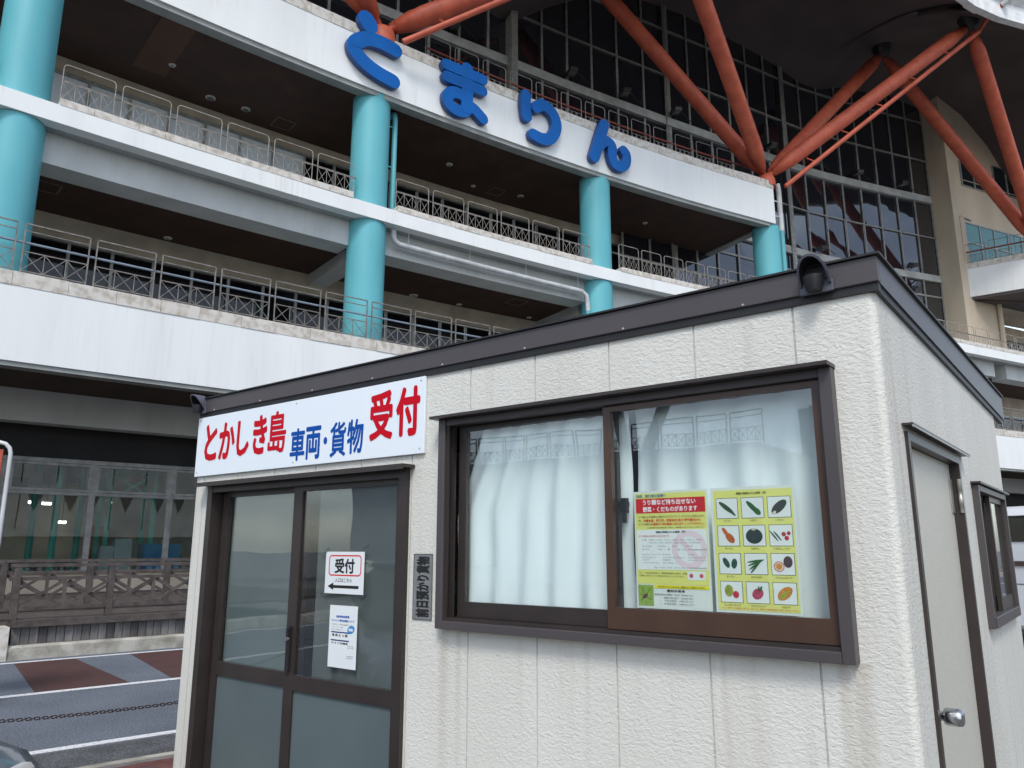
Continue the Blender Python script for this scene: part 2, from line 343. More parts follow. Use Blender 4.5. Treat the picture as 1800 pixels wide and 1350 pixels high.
N1 = [('受付', .25, .76, .48, .84, 'tblack', .035), ('入口はこちら', .27, .70, .27, .37, 'tblack', .01)]
N2 = [('自動車航送運賃', .25, .72, .80, .84, 'tblue2', .03), ('クレジット等支払開始について', .08, .90, .735, .775, 'tblue2', .03), ('令和七年より、車両の航送運賃について、', .10, .84, .68, .70, 'tblack', 0), ('クレジットカード・各種', .10, .50, .64, .655, 'tblack', 0), ('決済がご利用頂けます。', .10, .50, .60, .615, 'tblack', 0),
      ('車 両 え っ 郵', .12, .68, .495, .54, 'tblack', .03), ('ＰＡＹ交通系', .12, .70, .375, .41, 'tblack', .03), ('詳細はお問い', .70, .92, .35, .365, 'tblack', 0), ('合わせ窓口', .70, .92, .32, .335, 'tblack', 0), ('村営船舶課', .66, .90, .19, .205, 'tblack', 0), ('受付窓口', .66, .86, .16, .175, 'tblack', 0)]
TAGT = '前日預かり貨物'
for L_ in (PA, PB, N1, N2):
    for t_ in L_: glyph(t_[0], t_[6])
for t_ in PBT: glyph(t_, .01)
glyph(TAGT, .05); glyph('S', .05)
# ================================================================== GROUND
SL, SR = s_of(-20), s_of(36)
M_asph = mat('asphalt', (.15, .172, .207), .9, scale=1.2, c2=(.118, .136, .166), bump=.6, bscale=90, speck=.42)
M_asph_dk = mat('gutter_asphalt', (.13, .135, .145), .9, scale=5, c2=(.08, .085, .09), bump=.6, bscale=120, speck=.6)
M_paint = mat('worn_road_paint', (.72, .73, .74), .8, scale=26, c2=(.30, .31, .33), lo=.30, hi=.46, detail=4)
M_redroad = mat('maroon_road_surface', (.085, .036, .032), .85, scale=3, c2=(.068, .030, .028), bump=.3, bscale=140)
M_pave = mat('pavement_concrete', (.22, .21, .20), .9, scale=4, c2=(.13, .125, .12), bump=.4, bscale=80)
M_brick = [mat('paver_%s' % n, c, .85, scale=12, bump=.4, bscale=90) for n, c in (('red', (.16, .06, .055)), ('rust', (.19, .085, .07)), ('brown', (.12, .065, .06)))]

g = MB(); g.poly([(-300, -300, -.02), (300, -300, -.02), (300, 300, -.02), (-300, 300, -.02)])
g.build('ground', M_pave, kind='structure')
road = sweep(MB(), [(-11.7, -.016), (-5.0, -.016), (-5.0, 0), (-11.7, 0)], SL, SR, caps=True).build('road', M_asph, kind='structure')
for o0, o1, s0, s1 in ((-5.33, -5.23, SL, SR), (-8.25, -8.13, SL, SR), (-11.16, -11.05, SL, SR)):
    sweep(MB(), rect(o0, o1, .001, .004), s0, s1, .6).build('lane_line', M_paint, road)
sweep(MB(), rect(-11.9, -11.2, -.01, .0015), SL, SR, .8).build('gutter_strip', M_asph_dk, road)
# maroon speed-reduction patches between the two lines: corners read from the picture
def s_ground(x, y):
    p = at_z(x, y, 0); best = min(range(0, len(_S), 4), key=lambda i: (Vector((_S[i][1], cf(_S[i][1]))) - p.xy).length); return _S[best][0]
sA, sB = s_ground(60, 1212), s_ground(205, 1200); sC, sD = s_ground(6, 1165), s_ground(122, 1160)
per = s_ground(245, 1150) - sC
for k in range(-1, 5):
    a, b, c_, d = [at(s + k * per, o, .003) for s, o in ((sA, -8.1), (sB, -8.1), (sD, -5.36), (sC, -5.36))]
    MB().prism([a, b, c_, d], (0, 0, -.002)).build('maroon_patch', M_redroad, road)
# near pavement with clay pavers where the picture shows them
pv = sweep(MB(), [(-13.2, -.016), (-11.9, -.016), (-11.9, .02), (-13.2, .02)], SL, SR).build('pavement', M_pave, kind='structure')
sweep(MB(), rect(-11.98, -11.89, -.01, .024), SL, SR).build('kerb_edge', M_conc, pv)
pave2 = sweep(MB(), [(-30, -.016), (-13.2, -.016), (-13.2, .012), (-30, .012)], SL, SR, 3).build('forecourt', M_pave, kind='structure')
pm = {}
for i in range(3):
    pm[i] = MB().box((-.096, -.046, 0), (.096, .046, .03)).build('paver', M_brick[i], pv, local=True, bevel=.004)
    pm[i].hide_render = False
s_mid = s_ground(200, 1330); first = [True] * 3
for row in range(12):
    for k in range(14):
        s = s_mid - 1.2 + k * .2 + (.1 if row % 2 else 0); o = -12.17 - row * .1
        i = random.choice((0, 0, 1, 2)); p = at(s, o, .004 + random.uniform(-.002, .003))
        if first[i]: ob = pm[i]; first[i] = False; ob.location = p; ob.rotation_euler = (0, 0, ang(s))
        else: inst('paver', pm[i], pv, p, ang(s) + random.uniform(-.01, .01))

# ================================================================== TIMBER DECK, KERB WALL AND FENCES
kerb = sweep(MB(), [(-5.0, 0), (-4.62, 0), (-4.62, .19), (-4.95, .20), (-4.99, .17)], SL, SR, .6).build('kerb', M_conc, kind='structure')
s_l = s_ground(23, 1160)
p0 = at(s_l, -4.7)
deck = thing('timber_deck', p0, 0, 'weathered grey timber deck with plank skirt behind the low kerb', 'deck')
sweep(MB(), rect(-4.62, 3.4, .46, .52), SL, SR).build('deck_floor', M_timber, deck)
sweep(MB(), rect(-4.90, -4.60, .45, .545), s_l, s_l + 14, .5).build('edge_board', M_timber, deck)
pl = []
for i in range(64):
    s = s_l + .02 + i * .122; a = ang(s); h = .452
    ms = M_skirt[random.choice((0, 0, 1, 1, 2))]
    d = random.uniform(0, .012)
    b = MB(); q = [at(s, -4.80 - d, .2), at(s + .112, -4.80 - d, .2), at(s + .112, -4.74, .2), at(s, -4.74, .2)]
    b.prism(q, (0, 0, h - .2 - .003)).build('plank', ms, deck)
# stone block left of the deck
sb = sweep(MB(), rect(-5.02, -4.3, .0, .47), s_l - 2.2, s_l - .05, .5).build('stone_block', M_coping, label='pale speckled stone planter wall left of the timber deck', cat='wall')
def fence(off, s0, n, bay, z0, ztop, label, grp=None, post_extra=.0, dark=False):
    root = thing('timber_fence', at(s0, off, z0), 0, label, 'fence')
    for i in range(n + 1):
        s = s0 + i * bay
        MB().bar(at(s, off, z0), at(s, off, ztop), .10, .10, up=(math.cos(ang(s)), math.sin(ang(s)), 0)).build('post', M_timber, root, bevel=.006)
        if i == n: break
        sm = s + bay / 2
        MB().bar(at(sm, off, z0 + .16), at(sm, off, ztop - .2), .055, .055, up=(1, .6, 0)).build('baluster', M_timber, root)
        for (u, v) in ((s, sm), (sm, s + bay)):
            MB().bar(at(u + .05, off - .012, z0 + .19), at(v - .03, off - .012, ztop - .22), .038, .042).build('brace', M_timber, root)
            MB().bar(at(u + .05, off + .016, ztop - .22), at(v - .03, off + .016, z0 + .19), .045, .05).build('brace', M_timber, root)
    for z, w in ((ztop + .02, .11), (ztop - .18, .06), (z0 + .16, .07)):
        sweep(MB(), rect(off - w / 2, off + w / 2, z - .025, z + .025), s0 - .1, s0 + n * bay + .1, .6).build('rail', M_timber, root)
    return root
fence(-4.68, s_l + .02, 7, 1.36, .545, 1.32, 'front weathered timber fence with crossed braces along the deck edge')
fence(-2.9, s_l - 2.6, 9, 1.36, .60, 1.36, 'second timber fence behind the front one, along the ramp')
fence(-4.66, s_l - 3.0, 2, 1.36, .545, 1.36, 'short timber fence with thick corner post left of the deck')

# ================================================================== TERMINAL BUILDING
s_end = s_of(11.25)          # where the top terrace stops
B0 = at(s_of(0), 2, 0)
T = thing('terminal_building', B0, 0, 'large white terminal with stacked curved terraces, turquoise columns and red roof struts', 'building')
def part(name, m, mb, parent=None, **kw): return mb.build(name, m, parent or T, **kw)
# --- fascias (level 1 stands further out)
f1 = part('fascia', M_white, sweep(MB(), [(-.5, 5.32), (-.2, 5.32), (-.2, 6.4), (0, 6.4), (0, 6.9), (-.5, 6.9)], SL, SR), label='lowest white terrace fascia')
part('soffit_edge', M_grey_trim, sweep(MB(), rect(-.46, -.1, 5.22, 5.318), SL, SR), f1)
f2 = part('fascia', M_white, sweep(MB(), [(0, 11.0), (.35, 11.0), (.35, 11.44), (0, 11.44)], SL, SR), label='middle white terrace fascia')
f3 = part('fascia', M_white, sweep(MB(), [(0, 15.12), (.3, 15.12), (.3, 16.72), (0, 16.72)], SL, s_end), label='top white fascia carrying blue letters')
part('soffit_edge', M_grey_trim, sweep(MB(), rect(.06, .4, 14.98, 15.118), SL, s_end - .3), f3)
# end wall of the top terrace
part('terrace_end', M_white, sweep(MB(), rect(.302, 4.2, 15.4, 16.6), s_end - .25, s_end), f3)
part('terrace_end_trim', M_grey_trim, sweep(MB(), rect(.402, 4.3, 15.0, 15.398), s_end - .4, s_end - .05), f3)
def copings(fs, o0, o1, z0, z1, s0, s1, ln):
    s = s0
    while s < s1 - .2:
        L = ln * random.uniform(.75, 1.25); e = min(s + L, s1); dz = random.uniform(-.006, .008); do = random.uniform(-.006, .006)
        sweep(MB(), [(o0 + do, z0), (o1, z0), (o1, z1 + dz), (o0 + do, z1 + dz)], s + .004, e - .004, .7).build('coping_stone', M_coping, fs)
        s = e
vis = s_of(-13.5)
copings(f1, -.515, -.02, 6.902, 7.2, vis, s_of(31), 1.0)
scol = [s_at(47, 100, .62), s_at(653, 200, .62), s_at(1046, 380, .62), s_at(1347, 425, .62)]
CR = .57
for a, b in ((vis, scol[0] - .68), (scol[0] + .68, scol[1] - .68), (scol[1] + .68, scol[2] - .68), (scol[2] + .68, scol[3] - .68), (scol[3] + .68, s_of(31))):
    copings(f2, -.012, .34, 11.442, 11.62, a, b, .8)
copings(f3, -.015, .32, 16.722, 17.06, vis, s_end, .8)
# --- slabs and ceilings
part('porch_soffit', M_soffit_low, sweep(MB(), rect(-.1, 2.6, 5.32, 5.40), SL, SR))
part('porch_beam', M_beam, sweep(MB(), rect(2.6, 3.1, 4.55, 5.6), SL, SR))
part('porch_ceiling', M_ceil, sweep(MB(), rect(3.1, 9.6, 4.86, 4.95), SL, SR))
part('terrace_floor', M_soffit, sweep(MB(), rect(.001, 9.5, 6.3, 6.6), SL, SR))
part('terrace_ceiling', M_ceil, sweep(MB(), rect(1.4, 5.0, 10.42, 10.6), SL, SR))
part('eave_soffit', M_soffit, sweep(MB(), rect(.352, 1.4, 11.0, 11.1), SL, SR))
part('terrace_floor', M_soffit, sweep(MB(), rect(.352, 5.2, 11.12, 11.25), SL, SR))
part('terrace_ceiling', M_ceil, sweep(MB(), rect(.402, 4.4, 15.06, 15.2), SL, s_end - .4))
sp = s_at(300, 60, 2.0)
part('ceiling_panel', M_ceil_lt, sweep(MB(), rect(.45, 3.2, 15.045, 15.058), sp - .62, sp + .25), label='lighter brown ceiling strip')
part('terrace_floor', M_soffit, sweep(MB(), rect(.33, 4.2, 15.6, 15.9), SL, s_end - .251))
# --- edge beams between columns (level 2)
cuts = [scol[0] - 8.2] + scol + [scol[3] + 8.2, scol[3] + 16.4, scol[3] + 24]
for a, b in zip(cuts[:-1], cuts[1:]):
    part('edge_beam', M_beam, sweep(MB(), rect(.62, 1.4, 10.24, 10.998), a + .52, b - .52, .9))
# --- columns
for i, s in enumerate([scol[0] - 8.2] + scol):
    p = at(s, .62)
    if i <= 4:
        part('column', M_turq, MB().lathe((p.x, p.y, 11.0), (p.x, p.y, 15.1), [(0, CR), (4.1, CR)], 36))
    part('column', M_turq, MB().lathe((p.x, p.y, 6.6), (p.x, p.y, 10.995), [(0, CR), (4.395, CR)], 36))
    # radial beam at each column
    a = at(s, 1.4, 10.3); b = at(s, 4.2, 10.3)
    part('radial_beam', M_beam, MB().bar(a, b, .6, .5))
# --- back walls of the terraces
BO = 4.1
def backwall(z_floor, z_head, z_ceil, s0, s1, paner, tag):
    root = part('back_wall', M_beige_dk, sweep(MB(), rect(BO, BO + .25, z_head, z_ceil), s0, s1), label=tag)
    sweep(MB(), rect(BO - .05, BO + .1, z_head - .07, z_head - .002), s0, s1).build('head_rail', M_mull, root)
    s = s0; k = 0
    while s < s1 - .3:
        e = min(s + 1.05, s1); pm_ = paner(s)
        a = at(s + .03, BO + .06); b = at(e - .03, BO + .06)
        MB().prism([(a.x, a.y, z_floor), (b.x, b.y, z_floor), (b.x, b.y, z_head - .072), (a.x, a.y, z_head - .072)], (at(s, .02) - at(s, 0))).build('pane', pm_, root)
        MB().bar(at(s, BO + .01, z_floor), at(s, BO + .01, z_head - .072), .06, .08, up=(1, .6, 0)).build('mullion', M_mull, root)
        s = e; k += 1
    return root
backwall(6.6, 9.76, 10.42, s_of(-17), s_of(18.98), lambda s: M_cw2, 'lower terrace back wall with beige header')
backwall(11.25, 14.62, 15.06, s_of(-17), s_of(8.9), lambda s: M_blind if s < s_at(505, 285, BO) else M_cw2, 'upper terrace back wall with beige header')
backwall(6.6, 9.2, 10.42, s_of(19), s_of(34), lambda s: M_winD, 'far lower terrace back wall')
# --- railings
def rail_panel(W, H, zx, zb, cells, tube, second, rounded):
    """one framed railing panel, local coordinates: x along, z up"""
    b = MB(); h = tube / 2; rc = .08 if rounded else 0
    pts = [(0, 0, 0), (0, 0, H - rc)] + ([(.03, 0, H - .02)] if rounded else []) + [(rc, 0, H), (W - rc, 0, H)] + ([(W - .03, 0, H - .02)] if rounded else []) + [(W, 0, H - rc), (W, 0, 0)]
    for p, q in zip(pts[:-1], pts[1:]):
        if (Vector(p) - Vector(q)).length > 1e-4: b.bar(p, q, tube, tube, up=(0, 1, 0))
    if second: b.bar((0, 0, H - second), (W, 0, H - second), tube * .75, tube * .75, up=(0, 1, 0))
    b.bar((0, 0, zb), (W, 0, zb), tube * .75, tube * .75, up=(0, 1, 0)); b.bar((0, 0, zx), (W, 0, zx), tube * .75, tube * .75, up=(0, 1, 0))
    for c_ in range(cells):
        x0 = W * c_ / cells; x1 = W * (c_ + 1) / cells
        if c_: b.bar((x0, 0, zb), (x0, 0, zx), tube * .6, tube * .6, up=(0, 1, 0))
        b.bar((x0, -.004, zb), (x1, -.004, zx), tube * .5, tube * .5, up=(0, 1, 0)); b.bar((x0, .006, zx), (x1, .006, zb), tube * .5, tube * .5, up=(0, 1, 0))
    return b
def railing(off, zb, s0, s1, W, gap, panel, mpanel, hz, mh, hr, label, skip=(), first=[0]):
    root = part('terrace_railing', mh, MB(), label=label)
    k = max(2, int((s1 - s0) / .7)); MBh = MB().pipe([at(s0 + (s1 - s0) * i / k, off + .05, hz) for i in range(k + 1)], hr, 8)
    me = bpy.data.meshes.new('terrace_railing'); org = rootloc(T)
    me.from_pydata([(v[0] - org.x, v[1] - org.y, v[2] - org.z) for v in MBh.v], [], MBh.f); me.materials.append(mh)
    for p in me.polygons: p.use_smooth = True
    root.data = me
    src = None; s = s0
    while s + W < s1:
        if not any(a < s + W / 2 < b for a, b in skip):
            A = at(s, off, zb); Bp = at(s + W, off, zb); an = math.atan2(Bp.y - A.y, Bp.x - A.x)
            if src is None:
                src = panel.build('railing_panel', mpanel, root, local=True); src.location = A - rootloc(root); src.rotation_euler = (0, 0, an)
            else: inst('railing_panel', src, root, A, an)
        s += W + gap
s_r1 = s_at(36, 480, -.3)
railing(-.28, 7.19, s_r1 - 1.4 * 3, s_of(20.9), 1.24, .155, rail_panel(1.24, 1.17, .55, .12, 3, .028, .16, False), M_rail, 7.95, M_handrail, .028, 'lower terrace railing with pale blue handrail')
s_r2 = s_at(169, 186, .2)
cols_ = [scol[0] - 8.2] + scol + [scol[3] + 8.2]
for i in range(len(cols_) - 1):
    a, e = cols_[i] + .62, cols_[i + 1] - .62; n_ = max(1, round((e - a) / 1.2)); pt = (e - a) / n_
    railing(.16, 11.61, a + .07, e + .02, pt - .16, .16, rail_panel(pt - .16, .96, .52, .05, 4, .017, 0, True), M_rail_lt, 12.18, M_rail, .022, 'middle terrace railing with looped frames')
railing(.3, 11.61, s_of(20.5), s_of(31), 1.03, .165, rail_panel(1.03, .94, .46, .05, 4, .022, 0, True), M_rail_lt, 12.15, M_rail, .026, 'middle terrace railing on the far wing')
railing(-.28, 7.19, s_of(21), s_of(29), 1.24, .155, rail_panel(1.24, 1.17, .55, .12, 3, .032, .16, False), M_rail, 7.95, M_handrail, .028, 'lower terrace railing on the far wing')
s_r3 = s_at(745, 80, .75)
railing(.62, 17.06, s_r3, s_end - .6, .95, .19, rail_panel(.95, 1.25, .62, .12, 4, .019, 0, True), M_rail_lt, 17.86, M_redrail, .038, 'top terrace railing with red handrail')
# doubled outer frames of the top railing
# --- downlights and hatches in the terrace ceilings
M_dl = flat('downlight_trim', (.55, .53, .5), .5); M_dlin = flat('downlight_recess', (.12, .12, .11), .4)
def downlight(x, y, z, r, dark=False):
    p = at_z(x, y, z); o = part('downlight', M_dl, MB().lathe((p.x, p.y, z - .03), (p.x, p.y, z + .02), [(0, r * .8), (.02, r), (.05, r)], 18))
    MB().lathe((p.x, p.y, z - .034), (p.x, p.y, z - .02), [(0, r * (.72 if dark else .4)), (.01, r * (.72 if dark else .4))], 16).build('lamp_recess', M_dlin, o)
for a in ((303, 114, 15.055, .1), (790, 289, 15.055, .12), (832, 327, 15.055, .09), (1134, 392, 15.055, .1), (295, 418, 10.42, .12), (727, 519, 10.42, .16), (807, 535, 10.42, .11), (930, 558, 10.42, .1), (295, 786, 4.858, .12), (1780, 893, 4.858, .14)): downlight(*a)
for a in ((370, 172, 15.055, .15), (432, 192, 15.055, .14), (915, 345, 15.055, .13)): downlight(*a, True)
M_hatch = flat('hatch_frame', (.16, .13, .11), .6)
for (x, y, z, w) in ((498, 218, 15.055, .6), (872, 337, 15.055, .55), (80, 328, 10.42, .62), (908, 531, 10.42, .6)):
    c = at_z(x, y, z); a = ang(s_at(x, y, 2)); ux = Vector((math.cos(a), math.sin(a), 0)) * w / 2; uy = Vector((-math.sin(a), math.cos(a), 0)) * w / 2
    b = MB()
    for p, q in ((-ux - uy, ux - uy), (ux - uy, ux + uy), (ux + uy, -ux + uy), (-ux + uy, -ux - uy)): b.bar(c + p + Vector((0, 0, -.006)), c + q + Vector((0, 0, -.006)), .03, .012)
    part('ceiling_hatch', M_hatch, b)
# --- rain pipes
def P(s, o, z): return at(s, o, z)
sp2 = s_at(694.5, 250, .5)
part('drain_pipe', M_turq_pipe, MB().pipe([P(sp2 - .02, 1.0, 15.0), P(sp2 - .01, .75, 15.0), P(sp2, .58, 14.93), P(sp2, .55, 14.75), P(sp2, .55, 11.6)], .085, 12))
for z in (14.45, 13.1): part('pipe_bracket', M_turq_pipe, MB().bar(P(scol[1] + .5, .55, z), P(sp2, .55, z), .03, .03))
sa, sb_ = s_at(692, 430, .35), s_at(1028, 510, .35)
pts = [P(sa - .02, .35, 10.99), P(sa, .35, 10.75), P(sa + .05, .35, 10.62), P(sa + .2, .35, 10.56)]
k = 8
pts += [P(sa + .2 + (sb_ - sa - .35) * i / k, .35, 10.56 - .06 * i / k) for i in range(1, k + 1)] + [P(sb_ + .05, .35, 10.38), P(sb_ + .14, .37, 10.05), P(sb_ + .16, .4, 9.8)]
part('drain_pipe', M_pipe_w, MB().pipe(pts, .085, 12), label='white horizontal drain pipe under the middle fascia')
for i in range(4):
    s = sa + .5 + (sb_ - sa - .8) * i / 3; part('pipe_hanger', M_pipe_w, MB().bar(P(s, .35, 10.6), P(s, .35, 11.0), .02, .02))
part('drain_pipe', M_turq_pipe, MB().pipe([P(sb_ + .16, .4, 9.85), P(sb_ + .17, .4, 6.7)], .09, 12))
sw = s_at(1372, 380, .35)
part('drain_pipe', M_pipe_w, MB().pipe([P(sw - .06, .35, 17.25), P(sw - .02, .35, 17.1), P(sw, .35, 16.9), P(sw, .35, 15.05)], .11, 12))
part('drain_pipe', M_turq_pipe, MB().pipe([P(sw, .35, 15.05), P(sw, .35, 11.2)], .108, 12))
for z in (16.4, 15.7): part('pipe_bracket', M_pipe_w, MB().bar(P(s_end - .02, .35, z), P(sw, .35, z), .04, .04))

# --- curtain wall
GP = [(-20, 15.0), (-12, 20.4), (-2.3, 27.0), (2.7, 30.2), (7.2, 32.85), (11.5, 35.3), (15.9, 37.9), (20, 39.65), (24.25, 41.35)]
GL = [0]
for a, b in zip(GP[:-1], GP[1:]): GL.append(GL[-1] + math.hypot(b[0] - a[0], b[1] - a[1]))
def G(l, out=0, z=0):
    l = min(max(l, 0), GL[-1] - 1e-6); i = max(j for j in range(len(GL) - 1) if GL[j] <= l); a = Vector(GP[i]); b = Vector(GP[i + 1]); t = (l - GL[i]) / (GL[i + 1] - GL[i])
    p = a.lerp(b, t); d = (b - a).normalized(); return Vector((p.x + d.y * out, p.y - d.x * out, z))
def l_at(x, y, out=0):
    d = ray(x, y); k = d.x / d.y; lo, hi = 0, GL[-1]
    for _ in range(50):
        m = (lo + hi) / 2; p = G(m, out)
        if p.x / p.y < k: lo = m
        else: hi = m
    return lo
def l_of_r(r):
    for i in range(len(GP) - 1):
        if GP[i][0] <= r <= GP[i + 1][0]: return GL[i] + (r - GP[i][0]) / (GP[i + 1][0] - GP[i][0]) * (GL[i + 1] - GL[i])
    return GL[-1]
RZ = [(-20, 26), (-10, 26.5), (-6, 25.5), (-2.5, 24.0), (-.6, 23.1), (.3, 23.5), (1.5, 24.7), (2.8, 25.75), (4.4, 26.7), (6.3, 27.36), (8.5, 27.57), (10.6, 27.37), (13, 27.18), (14.4, 26.93), (15.8, 26.55), (16.9, 26.5), (18.7, 27.1), (22, 27.45), (24.1, 27.2), (26.3, 26.4), (28.3, 24.9), (30.3, 22.4), (31.5, 20)]
def interp(T_, x):
    if x <= T_[0][0]: return T_[0][1]
    for (a, u), (b, v) in zip(T_[:-1], T_[1:]):
        if a <= x <= b: return u + (v - u) * (x - a) / (b - a)
    return T_[-1][1]
cwz = [11.5, 14.0, 16.45, 18.9, 21.45, 23.7, 26.2, 28.2]
cs = MB(); gl_ = [l_of_r(-9.5) + (GL[-1] - .05 - l_of_r(-9.5)) * i / 40 for i in range(41)]; vv = []; ff = []
for l in gl_: vv += [G(l, .06, 15.3), G(l, -.06, 15.3), G(l, -.06, 15.4), G(l, .06, 15.4)]
for i in range(40):
    for j in range(4): ff.append((i * 4 + j, i * 4 + (j + 1) % 4, i * 4 + 4 + (j + 1) % 4, i * 4 + 4 + j))
cs.add(vv, ff); cs.poly(vv[:4][::-1]); cs.poly(vv[-4:])
cw = part('curtain_wall', M_mull, cs, label='tall dark glass curtain wall with grey mullions')
mull = [l_at(x, 190) for x in (1040, 1085, 1131, 1173)]
Ls = []; l = mull[0]
while l > l_of_r(-9): Ls.append(l); l -= 1.34
Ls = Ls[::-1] + mull[1:]
l = mull[-1]; le = GL[-1] - .03; nn = int(round((le - l) / 1.38)); Ls += [l + (le - l) * (i + 1) / nn for i in range(nn)]
l_gap = l_of_r(4.6)
for z, h, pr in ((16.45, .34, .12), (21.25, .38, .14)):
    for a, b in zip(Ls[:-1], Ls[1:]):
        if z < 17 and b < l_gap: continue
        MB().prism([G(a, pr, z - h / 2), G(b, pr, z - h / 2), G(b, -.05, z - h / 2), G(a, -.05, z - h / 2)], (0, 0, h)).build('transom', M_transom, cw)
        MB().prism([G(a, pr + .05, z - h / 2 - .06), G(b, pr + .05, z - h / 2 - .06), G(b, -.05, z - h / 2 - .06), G(a, -.05, z - h / 2 - .06)], (0, 0, .055)).build('transom_lip', M_transom, cw)
for z in (14.0, 18.9, 23.7, 26.2):
    for a, b in zip(Ls[:-1], Ls[1:]):
        if z < 17 and b < l_gap: continue
        if z > interp(RZ, G(b).x) - .1: continue
        MB().bar(G(a, .04, z), G(b, .04, z), .08, .065).build('glazing_bar', M_mull, cw)
org = rootloc(T)
thick = {3: 1}
for i, l in enumerate(Ls):
    zt = interp(RZ, G(l).x) + .25; zb = 11.5 if l > l_gap else 15.9
    big = abs(l - mull[3]) < .05 or abs(l - l_at(1384, 200)) < .7
    MB().bar(G(l, .06, zb), G(l, .06, zt), .15 if big else .05, .2 if big else .10, up=(1, .6, 0)).build('mullion', M_mull, cw)
    if big: MB().tube(G(l - .22, .16, zb), G(l - .22, .16, zt), .05, 8).build('wall_pipe', M_mull, cw)
for a, b in zip(Ls[:-1], Ls[1:]):
    ztop = max(interp(RZ, G(a).x), interp(RZ, G(b).x)) + .2; zz = [z for z in cwz if (z >= 15.9 or a > l_gap)]
    if a <= l_gap: zz = [15.9] + zz
    for z0, z1 in zip(zz[:-1], zz[1:]):
        if z0 > ztop: break
        j = [random.uniform(-.009, .009) for _ in range(4)]
        MB().prism([G(a + .01, j[0], z0 + .02), G(b - .01, j[1], z0 + .02), G(b - .01, j[2], min(z1, ztop) - .02), G(a + .01, j[3], min(z1, ztop) - .02)], G(a, -.02) - G(a, 0)).build('pane', M_cw, cw)
# broad grey pier on the curtain wall at the left valley
lp = l_at(894, 60)
part('wall_pier', M_mull, MB().bar(G(lp, .18, 15.9), G(lp, .18, 23.6), .62, .3, up=(1, .6, 0)))
# --- roof: undulating soffit from the glass to the outer edge
n1, n2, n3 = Vector((-4.06, 21.2)), Vector((11.04, 30.9)), Vector((28.2, 38.65))
n0 = n1 + (n1 - n2) * .93 + Vector((1.2, -1.6))
def outward(a, b):
    t = (b - a).normalized(); return Vector((t.y, -t.x))
v23m = (n2 + n3) / 2; v23n = outward(n2, n3); v12m = (n1 + n2) / 2; v12n = outward(n1, n2); v01m = (n0 + n1) / 2; v01n = outward(n0, n1)
EZ = [(-20, 24), (-12, 25.2), (-5, 25.6), (2, 23.6), (6.3, 22.3), (10, 23.8), (14, 25.0), (18, 25.0), (20, 24.8), (21.7, 24.7), (23.2, 24.85), (27, 25.2), (31, 25), (38, 24)]
EO = 5.1
NU, NV = 160, 8
top = MB(); grid = []
for i in range(NU + 1):
    u = i / NU; l = u * (GL[-1] + 9)
    gp = G(min(l, GL[-1])) if l <= GL[-1] else G(GL[-1] - .01) + (G(GL[-1] - .01) - G(GL[-1] - .11)).normalized() * (l - GL[-1])
    # matching point on the outer edge: straight out from the glass
    i0 = min(l, GL[-1] - .2); d = (G(i0 + .15) - G(max(i0 - .15, 0))).normalized(); nrm = Vector((d.y, -d.x, 0))
    dist = 9.5
    e = gp + nrm * (dist - max(0, l - GL[-1]) * .3) - d * max(0, l - GL[-1]) * .5  # past the glass, unseen roof end slanted back so panes mirror sky
    for _ in range(3):
        # snap to the plan curve moved out by EO
        pass
    zg = interp(RZ, gp.x); ze = interp(EZ, e.x); rowp = []
    for j in range(NV + 1):
        t = j / NV; q = gp.lerp(e, t); rowp.append(Vector((q.x, q.y, zg + (ze - zg) * t * t + .75 * math.sin(math.pi * t))))
    grid.append(rowp)
def roofpt(l): return grid[min(max(int(l / (GL[-1] + 9) * NU), 0), NU)]
vs = [p for r_ in grid for p in r_]; fs = []
for i in range(NU):
    for j in range(NV): fs.append((i * (NV + 1) + j, (i + 1) * (NV + 1) + j, (i + 1) * (NV + 1) + j + 1, i * (NV + 1) + j + 1))
back = [Vector((r_[0].x - (r_[-1].x - r_[0].x) * .8, r_[0].y - (r_[-1].y - r_[0].y) * .8, r_[0].z + .6)) for r_ in grid]
rf = MB().add(vs, fs, True)
n = len(vs)
up = [p + Vector((0, 0, .55)) for p in vs]; rf.add(up, fs, True)
for i in range(NU):
    rf.poly([grid[i][0], grid[i + 1][0], back[i + 1], back[i]], True)
roof = part('roof', M_roofsoff, rf)
ed = MB()
for i in range(NU):
    a, b = grid[i][-1], grid[i + 1][-1]; o = (a - grid[i][-2]); o.z = 0; o.normalize(); o2 = (b - grid[i + 1][-2]); o2.z = 0; o2.normalize()
    for (d0, z0), (d1, z1) in (((-.25, -.05), (.05, -.05)), ((.05, -.05), (.05, .75)), ((.05, .75), (.3, .95)), ((.3, .95), (.3, 1.9)), ((.3, 1.9), (-.4, 1.9)), ((-.25, -.05), (-.25, .3))):
        ed.poly([a + o * d0 + Vector((0, 0, z0)), b + o2 * d0 + Vector((0, 0, z0)), b + o2 * d1 + Vector((0, 0, z1)), a + o * d1 + Vector((0, 0, z1))])
ed.build('roof_edge', M_roof_w, roof, label='white roof edge band')
